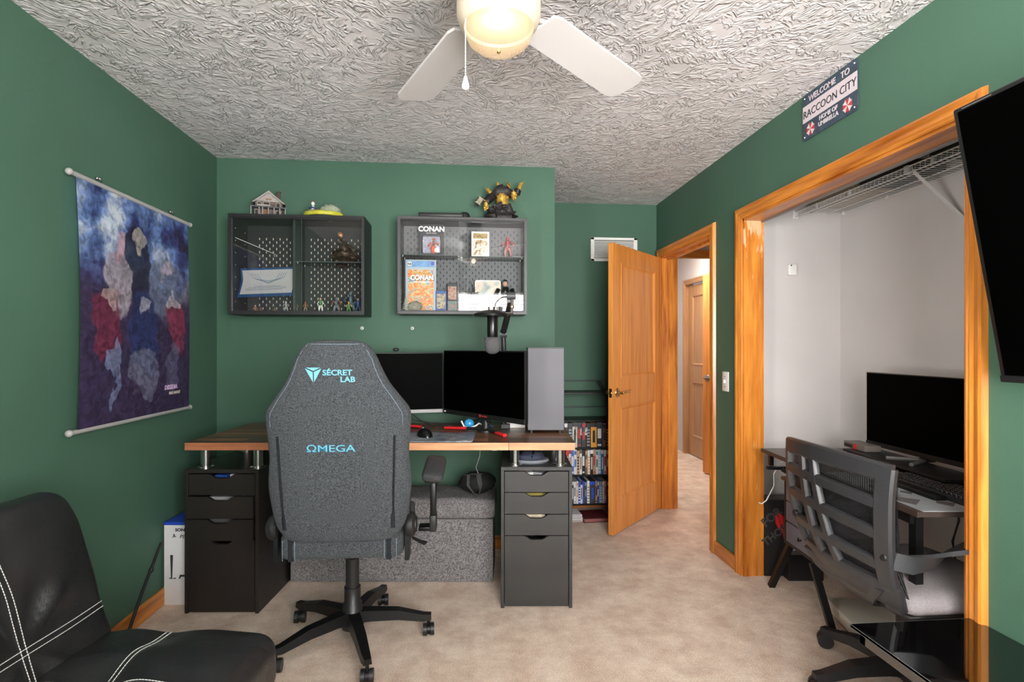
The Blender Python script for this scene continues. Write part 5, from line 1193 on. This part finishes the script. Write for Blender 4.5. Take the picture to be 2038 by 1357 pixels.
bkc = B().cushion(.305, .075, .285, .055, back_fn, 40).out('back_cushion', M_leather, lv, 179, loc=(0, -.345, .570), rot=(math.radians(17), 0, 0))
def stitch(parent, pts, r=.0011, dash=True):
    b = B()
    for i in range(len(pts)-1):
        p0, p1 = Vector(pts[i]), Vector(pts[i+1])
        if dash: b.cyl(p0.lerp(p1, .06), p0.lerp(p1, .82), r, n=5)
        else: b.cyl(p0, p1, r, n=5)
    return b.out('stitching', M_thread, parent)
def back_pt(x, z, lift=.0012): 
    q = back_fn(Vector((x, .075, z))); return (q.x, q.y+lift, q.z)
def seat_pt(x, y, lift=.0012):
    q = seat_fn(Vector((x, y, .085))); return (q.x, q.y, q.z+lift)
stc = bkc
for off in (-.0075, .0075):
    stitch(stc, [back_pt(-.27+.54*k/70, -.085+off) for k in range(71)]); stitch(stc, [back_pt(-.005+off, .24-.46*k/60) for k in range(61)])
sc0 = [o for o in lv.children if o.name.startswith('seat_cushion')][0]
for off in (-.0065, .0065):
    stitch(sc0, [seat_pt(-.26+.52*k/70, -.03+off) for k in range(71)]); stitch(sc0, [seat_pt(0+off, -.24+.48*k/60) for k in range(61)])
b = B()
for (x, y) in ((-.25, .22), (.25, .22), (-.25, -.22), (.25, -.22)): b.cyl((x, y, 0), (x, y, .14), .022, n=12)
b.out('leg', M_blackm, lv, 50) if False else None
for (x, y) in ((-.25, .22), (.25, .22), (-.25, -.22), (.25, -.22)): B().cyl((x, y, 0), (x, y, .14), .018, .024, n=14).out('leg', M_blackm, lv, 50)

# ------------------------------------------------------------------ closet: wire shelf
ws = thing('wire_shelf', 'white ventilated wire shelf with diagonal brace high in closet', 'wire shelf', (0, 0, 2.056))
M_wire = mat('white_wire', (214, 212, 210), .4)
SX0, SX1, SY0, SY1 = 1.93, CX0-.004, CYS+.01, CY1-.006
for (x, z) in ((SX0, 0), (SX0, -.028), (SX0+.1, -.003), (SX0+.2, -.003), (SX1-.004, 0)): B().cyl((x, SY0, z), (x, SY1, z), .0034, n=8).out('long_wire', M_wire, ws, 60)
w0 = B().tube([(SX0-.001, 0, -.028), (SX0, 0, .002), (SX0+.006, 0, .004), (SX1-.002, 0, .004)], .0018, 6).out('cross_wire', M_wire, ws, loc=(0, SY0+.01, 0))
k = 1
while SY0+.01+.0254*k < SY1: twin(w0, ws, loc=(0, SY0+.01+.0254*k, 0)); k += 1
for y in (2.18, 1.45):
    B().tube([(SX0+.01, y, .0), (SX1-.006, y, -.225)], .010, 8, flat=.004).out('brace', M_wire, ws); B().box(SX0-.006, SX0+.018, y-.012, y+.012, -.03, .006, .002).out('brace_clip', M_wire, ws)
for y in (2.95, 2.62, 2.0, 1.7): B().box(SX1-.012, SX1+.003, y-.006, y+.006, -.012, .008, .002).out('wall_clip', M_whitep, ws)
B().box(SX0-.012, SX0+.022, CY1-.012, CY1, -.035, .012, .003).out('end_bracket', M_whitep, ws)
for y in (2.78, 2.53, 2.05): B().box(SX0-.004, SX0+.004, y-.004, y+.004, -.03, .004).out('joiner', M_wire, ws)
def dark_box(label, y, z, sy, sz, m, x=2.06):
    o = thing('stored_box', label, 'box', (x, y, 2.063), 0, 'things stored on the closet shelf'); B().box(-.10, .10, -sy/2, sy/2, 0, sz, .004, 1).out('box', m, o); B().box(-.1005, -.10, -sy/2+.02, sy/2-.02, sz*.3, sz*.7).out('label_strip', m, o)
dark_box('tan cardboard box at far end of closet wire shelf', 2.72, 0, .36, .055, mat('tan_card', (160, 140, 116), .8))
dark_box('flat dark box in middle of closet wire shelf', 2.36, 0, .28, .05, mat('dark_card', (52, 48, 46), .7))
dark_box('dark green box at near end of closet wire shelf', 1.85, 0, .50, .10, mat('green_card', (40, 58, 48), .7))

# ------------------------------------------------------------------ closet desk and what stands on it
CD = .730
kd = thing('closet_desk', 'dark brown closet desk with splayed legs and grey fabric drawers', 'desk', W(1.327, 2.85), RZ)
M_dk = mat('dark_laminate', (62, 54, 50), .35, var=.15, vs=8)
B().box(0, .475, -1.10, 0, CD-.018, CD, .001, 1).out('desk_board', M_dk, kd); B().box(-.001, .004, -1.10, 0, CD-.019, CD+.0005).out('edge_band', mat('edge_brown', (74, 60, 52), .5), kd)
B().box(.03, .05, -.035, -.015, CD-.085, CD-.018).box(-.005, .13, -.09, -.065, CD-.095, CD-.08).out('side_ledge', M_blackm, kd)
B().box(.045, .42, -.42, -.12, CD-.135, CD-.118).out('drawer_top', M_dk, kd)
b = B(); b.tube([(.06, -.10, CD-.09), (.12, -.16, CD-.13)], .010, 6); b.out('strut', M_blackm, kd)
for sy_ in (-.13, -.42): B().box(.06, .075, sy_-.006, sy_+.006, CD-.45, CD-.118).box(.40, .415, sy_-.006, sy_+.006, CD-.45, CD-.118).out('drawer_frame', M_blackm, kd)
B().box(.06, .42, -.43, -.12, CD-.455, CD-.44).out('drawer_base', M_blackm, kd)
M_fd = mat('grey_fabric', (112, 108, 118), .95, var=.2, vs=200)
for k in range(3): 
    z = CD-.235-.103*k; q = B().box(.060, .40, -.41, -.138, z, z+.098, .004).out('fabric_drawer', M_fd, kd, 40); B().tube([(.058, -.29, z+.055), (.048, -.275, z+.045), (.058, -.26, z+.055)], .004, 6).out('pull_tab', M_black, q)
for (x, y, xb, yb) in ((.116, -.10, .045, -.015), (.05, -.40, .10, -.47), (.44, -.12, .46, -.02), (.44, -1.04, .46, -1.09), (.04, -1.04, .0, -1.09)):
    Mx = Matrix.Translation((0, 0, 0)); b = B(); top_ = Vector((x, y, CD-.45 if y > -.6 and x < .2 else CD-.018)); bot = Vector((xb, yb, 0))
    b.tube([bot, bot.lerp(top_, .5), top_], .020, 4); b.out('splayed_leg', M_blackm, kd)
B().box(.012, .030, -1.05, -.44, CD-.055, CD-.019).out('front_rail', M_blackm, kd)
rs = thing('monitor_riser', 'low black riser shelf under the closet monitor', 'riser', W(1.62, 2.62, CD), RZ); B().box(0, .17, -.62, 0, .032, .042, .001).out('shelf_board', M_black, rs)
for y in (-.60, -.30, -.02): B().box(.01, .16, y-.006, y+.006, 0, .032).out('riser_foot', M_black, rs)
cmn = thing('monitor', 'wide black monitor on the closet desk against pale wall', 'monitor', W(1.735, 2.62, CD), RZ-PI/2+math.radians(3.5))
zz = .795-CD
B().box(0, .62, 0, .024, zz, zz+.352, .003).out('housing', M_bezel, cmn, 40); B().box(.005, .615, -.0015, .001, zz+.022, zz+.347).out('screen', M_screen, cmn); B().box(0, .62, -.003, .002, zz, zz+.020, .001).out('chin', M_bezel, cmn)
B().box(.0, .0015, -.003, .024, zz, zz+.352).box(0, .62, -.002, .024, zz+.3515, zz+.353).out('bezel_edge', mat('pale_edge', (176, 168, 158), .5), cmn)
B().box(.285, .335, .024, .06, .044, zz+.2, .004).out('stand_neck', M_black, cmn, 40); B().tube([(.31, .04, .048), (.24, -.09, .048)], .009, 6).tube([(.31, .04, .048), (.38, -.09, .048)], .009, 6).out('stand_leg', M_silver, cmn)
rt = thing('router', 'dark grey router with red label behind the closet monitor', 'router', W(1.70, 2.58, CD+.043), RZ-PI/2); Mr = Matrix.Rotation(math.radians(12), 4, 'Y')
B().box(-.10, .06, -.04, .04, .0, .03, .004, 2).out('body', mat('router_grey', (120, 112, 104), .5), rt, 40); B().box(-.02, .0, -.0415, -.04, .002, .028).out('red_label', M_red, rt)
B().box(-.09, -.03, -.041, -.04, .006, .02).out('grille', M_black, rt)
kb = thing('keyboard', 'black mechanical keyboard with wrist rest on the closet desk', 'keyboard', W(1.60, 1.99, CD), RZ-PI/2)
B().box(-.22, .22, -.075, .075, 0, .020, .004).out('base', M_black, kb, 40); B().box(-.22, .12, -.125, -.078, 0, .016, .006).out('wrist_rest', M_blackm, kb, 40)
b = B()
for r_ in range(6):
    for k in range(20):
        x = -.205+.0205*k+.004*r_*(k < 19); y = -.055+.0215*r_; b.box(x, x+.0165, y-.008, y+.008, .019, .030, .002, 1)
o = b.out('keys', mat('key_black', (38, 38, 41), .35), kb); o['kind'] = 'stuff'
dp = thing('desk_mat', 'grey printed desk mat spread over the closet desk', 'desk mat', W(1.345, 2.08, CD), RZ)
B().box(0, .30, -.33, .22, 0, .002, .0008, 1).out('cloth', art('mat_print', [(128, 134, 138), (150, 156, 158), (150, 156, 158), (92, 88, 88)], 5, .4), dp)
for (x, y, s_) in ((.05, -.03, .05), (.11, -.10, .03), (.03, -.20, .06), (.14, -.24, .04)): B().prism([(x, y-s_), (x+s_, y), (x, y+s_*.8), (x-s_*.6, y+s_*.1)], .0021, .0024, 'xy').out('printed_shape', mat('mat_dark', (84, 80, 80), .8), dp)
wc = thing('white_cable', 'thin white cable hanging from closet desk to black carton', 'cable', (0, 0, 0))
B().tube([W(1.40, 2.80, .655), W(1.385, 2.83, .60), W(1.395, 2.85, .53), W(1.36, 2.86, .45), W(1.34, 2.87, .428), W(1.325, 2.87, .434)], .0032, 8).out('cable', M_whitep, wc, 60); B().tube([W(1.395, 2.80, .66), W(1.44, 2.79, .68), W(1.455, 2.79, .66), W(1.42, 2.79, .645)], .0025, 8).out('cable', M_whitep, wc, 60)
rg = thing('hardware_carton', 'black carton with red eye emblem standing inside closet doorway', 'carton', (1.655, 2.70, 0), 0)
rg.location = W(1.40, 2.965); rg.rotation_euler = (0, 0, RZ)
M_rog = mat('carton_black', (30, 29, 30), .5)
B().box(0, .30, 0, .11, 0, .42).out('carton', M_rog, rg)
M_rl = mat('dim_print', (74, 72, 72), .5)
text('lettering', 'FOR', .066, M_rl, rg, (.004, -.001, .270), rot=(PI/2, -math.radians(40), 0), ext=.0004, weight=.002)
text('lettering', 'THOSE', .058, M_rl, rg, (.006, -.001, .165), rot=(PI/2, -math.radians(38), 0), ext=.0004, weight=.002)
b = B(); ez = .30
b.prism([(0.060, ez+.040), (0.072, ez+.050), (0.102, ez+.036), (0.120, ez-.010), (0.116, ez-.060), (0.106, ez-.092), (0.102, ez-.064), (0.094, ez-.050), (0.074, ez-.035), (0.060, ez-.005)], -.0012, 0)
b.out('emblem', M_red, rg); B().tube([(.074, -.0012, ez+.03), (.088, -.0012, ez-.012), (.114, -.0012, ez-.055)], .0035, 6, flat=.0012).tube([(.094, -.0012, ez+.04), (.104, -.0012, ez+.0), (.124, -.0012, ez-.035)], .003, 6, flat=.0012).out('emblem_line', M_rog, rg)
B().box(.02, .28, .02, .10, .42, .4205).box(.06, .10, .03, .09, .4205, .4208).out('top_print', M_rl, rg)
pk = thing('packet', 'small barcoded packet on a black box under closet desk drawers', 'packet', W(1.60, 2.93, .0), RZ); B().box(-.085, -.03, -.028, -.012, .14, .24, .003).out('card', mat('packet_grey', (110, 108, 110), .6), pk); B().box(-.078, -.04, -.0287, -.028, .165, .22).out('barcode', M_paper, pk); B().box(-.10, .09, -.03, .03, 0, .14, .003).out('black_box', M_black, pk)
wp = thing('tower_unit', 'white low electronic unit on carpet beneath closet desk', 'device', W(1.66, 2.40), RZ-.12); B().box(-.17, .22, -.10, .16, .01, .065, .006).out('body', mat('ivory_plastic', (202, 194, 180), .5), wp, 40); B().box(-.10, .02, -.1015, -.10, .04, .055).box(.08, .18, -.1015, -.10, .02, .05).out('front_detail', mat('ivory_dark', (150, 142, 130), .5), wp); B().box(-.16, .21, -.09, .15, 0, .01).out('feet', M_black, wp)
pd = thing('desk_cable', 'black cable hanging down behind the closet desk', 'cable', (0, 0, 0)); B().tube([W(1.66, 1.99, .71), W(1.67, 2.0, .62), W(1.655, 2.01, .54), W(1.66, 2.0, .45)], .004, 8).out('cable', M_black, pd, 60)

# mesh-back task chair at the closet desk
mc_ = thing('task_chair', 'black mesh-back task chair with grey seat at the closet desk', 'office chair', W(1.44, 1.965), RZ-PI/2+math.radians(5))
# local y = towards the desk, local x = towards the camera
BX, BY, BT = .035, -.318, .905             # backrest centre, plane, top height
def bp(s_, t_):                             # backrest surface: s across (-1..1), t down from the top (0..1)
    hw = .262-.008*t_-.06*max(0, t_-.45)**1.2
    x = BX+s_*hw; z = BT-.43*t_-.012*s_*s_
    y = BY+.045*s_*s_+.075*(t_-.35)**2*1.2-.09*(1-t_)*.35+.05*max(0, t_-.75)
    return Vector((x, y, z))
M_frame = mat('frame_charcoal', (48, 48, 50), .36, bump=.15, bs=300)
def strip(bb, pts, wds, th=.012, across=True):
    # flat bar following the backrest surface; pts in (s, t); wds = half widths
    rings = []
    for i, (s_, t_) in enumerate(pts):
        P = bp(s_, t_); a, c_ = pts[max(i-1, 0)], pts[min(i+1, len(pts)-1)]
        tg_ = (bp(*c_)-bp(*a)).normalized(); nrm = (bp(s_+.02, t_)-bp(s_-.02, t_)).cross(bp(s_, t_+.02)-bp(s_, t_-.02)).normalized()
        sd = tg_.cross(nrm).normalized(); w_ = wds[i] if isinstance(wds, (list, tuple)) else wds
        rings.append([bb.bm.verts.new(P+sd*w_*q+nrm*r_) for q, r_ in ((-1, -th), (-.75, -th*1.6), (.75, -th*1.6), (1, -th), (1, th*.4), (-1, th*.4))])
    for i in range(len(rings)-1):
        for k in range(6): bb.bm.faces.new([rings[i][k], rings[i][(k+1) % 6], rings[i+1][(k+1) % 6], rings[i+1][k]])
    bb.bm.faces.new(rings[0][::-1]); bb.bm.faces.new(rings[-1])
def seg(a, c_, n_=8): return [(a[0]+(c_[0]-a[0])*k/n_, a[1]+(c_[1]-a[1])*k/n_) for k in range(n_+1)]
def part_strip(name, pts, w_, th=.010):
    bb = B(); strip(bb, pts, w_, th); return bb.out(name, M_frame, mc_, 40)
part_strip('top_rail', seg((-1, .040), (1, .040), 16), .030, .011)
part_strip('side_rail', seg((.93, .0), (.84, 1.10), 14), .030, .011); part_strip('side_rail', seg((-.95, .0), (-.95, 1.0), 14), .018, .011)
part_strip('bottom_rail', seg((-1, .98), (1, .98), 12), .050, .011)
for (a, c_) in (((-.46, .05), (-.30, .97)), ((-.20, .05), (.10, .97))): part_strip('spine_bar', seg(a, c_, 12), .018)
for (a, c_) in (((-.9, .24), (.9, .28)), ((-.9, .46), (.9, .51)), ((-.9, .70), (.9, .75))): part_strip('cross_bar', seg(a, c_, 12), .019)
bb = B(); bb.grid(lambda u, v: bp(-1+2*u, .03+.95*v)+Vector((0, .016, 0)), 16, 16); bb.out('mesh_panel', mesh_cloth('black_net', (16, 16, 18), 420, 0), mc_, 179)
# lower spine curling under the seat
b = B(); rg_ = []
for (y, z, hw, th) in ((BY+.06, .49, .20, .014), (BY+.075, .44, .15, .016), (BY+.11, .40, .10, .018), (BY+.20, .375, .07, .018), (-.02, .37, .06, .016)):
    rg_.append([b.bm.verts.new((BX*.7+q*hw, y-(th if r_ else 0), z-(th if r_ else 0)*.6)) for q, r_ in ((-1, 0), (1, 0), (1, 1), (-1, 1))])
for i in range(len(rg_)-1):
    for k in range(4): b.bm.faces.new([rg_[i][k], rg_[i][(k+1) % 4], rg_[i+1][(k+1) % 4], rg_[i+1][k]])
b.bm.faces.new(rg_[0][::-1]); b.bm.faces.new(rg_[-1]); b.out('back_bracket', M_frame, mc_, 40)
B().cushion(.235, .225, .034, .030, lambda p: Vector((p.x, p.y, p.z+(.012*(1-(p.x/.24)**2) if p.z > 0 else 0)-(.05*max(0, p.y-.14)))), 14).out('seat', mat('grey_seat', (138, 132, 134), .95, var=.12, vs=150, bump=.3, bs=300), mc_, 179, loc=(BX*.6, .02, .438))
B().cushion(.225, .215, .015, .012, None, 6).out('seat_pan', M_black, mc_, 179, loc=(BX*.6, .02, .398))
for sgx in (-1, 1):
    x = BX+sgx*.258
    pts = [(BX+sgx*.215, BY+.035, .612), (BX+sgx*.240, BY+.045, .603), (x, BY+.085, .596), (x+sgx*.012, BY+.14, .606), (x+sgx*.016, BY+.20, .632), (x+sgx*.016, BY+.27, .650), (x+sgx*.014, BY+.36, .655), (x+sgx*.008, BY+.43, .648), (x, BY+.44, .61), (x-sgx*.02, BY+.40, .53), (x-sgx*.05, BY+.36, .42)]
    b = B(); rr = []
    for i, p_ in enumerate(pts):
        P = Vector(p_); tg_ = (Vector(pts[min(i+1, len(pts)-1)])-Vector(pts[max(i-1, 0)])).normalized()
        # wide face stands upright at the back bracket, turns flat as an arm top
        f = min(1, max(0, (i-2)/3.0)); wv = Vector((0, 0, 1)).lerp(Vector((1, 0, 0)), f).normalized(); wv = (wv-tg_*wv.dot(tg_)).normalized(); nv = tg_.cross(wv)
        hw = .028
        rr.append([b.bm.verts.new(P+wv*hw*q+nv*.007*r_) for q, r_ in ((-1, -1), (1, -1), (1, 1), (-1, 1))])
    for i in range(len(rr)-1):
        for k in range(4): b.bm.faces.new([rr[i][k], rr[i][(k+1) % 4], rr[i+1][(k+1) % 4], rr[i+1][k]])
    b.bm.faces.new(rr[0][::-1]); b.bm.faces.new(rr[-1])
    am = b.out('armrest', M_frame, mc_, 40)
    B().lathe([(.001, -.012), (.012, -.011), (.014, -.007), (.014, .0)], BX+sgx*.225, BY+.026, .610, 16, 'y').out('arm_bolt', M_black, am, 40)
B().lathe([(.03, .39), (.026, .30), (.026, .16), (.034, .155), (.04, .08), (.036, .065)], n=20).out('gas_column', M_black, mc_, 50)
B().box(-.07, .07, -.09, .09, .365, .392, .006).out('mechanism', M_blackm, mc_, 40)
# base: spokes found from the two casters in view
star_base(mc_, .325, math.radians(195), .125, M_black, .032, .022, .055, .030)

# ------------------------------------------------------------------ glass-topped table, near right
gt = thing('glass_table', 'black glass table with grey metal frame in near right corner', 'table', W(1.004, 1.588), 0)
M_bglass = mat('black_glass', (6, 6, 7), .06, spec=.7, coat=.6)
TZ = .448; TX = XR-.004-gt.location.x
B().box(0, TX, -.95, 0, TZ-.010, TZ, .0015, 1).out('glass_top', M_bglass, gt); B().box(.0, .002, -.95, 0, TZ-.0095, TZ-.0005).box(0, TX, -.001, .0005, TZ-.0095, TZ-.0005).out('glass_edge', mat('table_edge', (120, 122, 122), .2), gt)
b = B(); b.box(.015, .035, -.93, -.02, TZ-.045, TZ-.011); b.box(TX-.04, TX-.02, -.93, -.02, TZ-.045, TZ-.011); b.box(.015, TX-.02, -.04, -.02, TZ-.045, TZ-.011); b.box(.015, TX-.02, -.93, -.91, TZ-.045, TZ-.011)
b.out('frame', mat('table_metal', (110, 106, 102), .35, metal=.8), gt)
for (x, y) in ((.06, -.28), (TX-.05, -.28), (.06, -.90), (TX-.05, -.90)): B().box(x-.02, x+.02, y-.02, y+.02, 0, TZ-.045, .002).out('leg', M_oakz if x < .1 and y < -.5 else M_blackm, gt)
B().box(.03, TX-.03, -.92, -.04, .14, .158, .002).out('lower_shelf', mat('table_shelf', (120, 62, 34), .5), gt)

# ------------------------------------------------------------------ pieces that do not touch become parts of their own
KEEP = ('lettering', 'stitching', 'print', 'cable', 'keys', 'peg_slots', 'rocks', 'flame_tip', 'spikes', 'branches', 'fronds', 'pull_chain', 'seam', 'shelf_pin_holes', 'front_detail', 'red_badge')
def islands(me):
    par = list(range(len(me.vertices)))
    def find(a):
        while par[a] != a: par[a] = par[par[a]]; a = par[a]
        return a
    for e_ in me.edges:
        a, c_ = find(e_.vertices[0]), find(e_.vertices[1])
        if a != c_: par[a] = c_
    g = {}
    for i in range(len(par)): g.setdefault(find(i), []).append(i)
    return list(g.values())
for o in [o_ for o_ in bpy.data.objects if o_.type == 'MESH' and o_.parent is not None and not o_.get('kind')]:
    if o.name.split('.')[0] in KEEP or len(o.data.vertices) > 6000: continue
    me = o.data; isl = islands(me)
    if len(isl) < 2: continue
    bbs = []
    for vi in isl:
        cs = [me.vertices[i].co for i in vi]
        bbs.append([[min(c_[k] for c_ in cs)-.0008 for k in range(3)], [max(c_[k] for c_ in cs)+.0008 for k in range(3)], set(vi)])
    merged = True
    while merged:
        merged = False
        for i in range(len(bbs)):
            for j in range(i+1, len(bbs)):
                a, c_ = bbs[i], bbs[j]
                if all(a[0][k] <= c_[1][k] and c_[0][k] <= a[1][k] for k in range(3)):
                    bbs[i] = [[min(a[0][k], c_[0][k]) for k in range(3)], [max(a[1][k], c_[1][k]) for k in range(3)], a[2] | c_[2]]
                    bbs.pop(j); merged = True; break
            if merged: break
    if len(bbs) < 2 or len(bbs) > 40 or me.users > 1: continue
    for q, (_, _, vs_) in enumerate(bbs):
        bm_ = bmesh.new(); bm_.from_mesh(me); bm_.verts.ensure_lookup_table()
        bmesh.ops.delete(bm_, geom=[v_ for v_ in bm_.verts if v_.index not in vs_], context='VERTS')
        nm = bpy.data.meshes.new(me.name); bm_.to_mesh(nm); bm_.free()
        for m_ in me.materials: nm.materials.append(m_)
        if q == 0: first = nm
        else:
            c2 = o.copy(); c2.data = nm; C.objects.link(c2)
    o.data = first
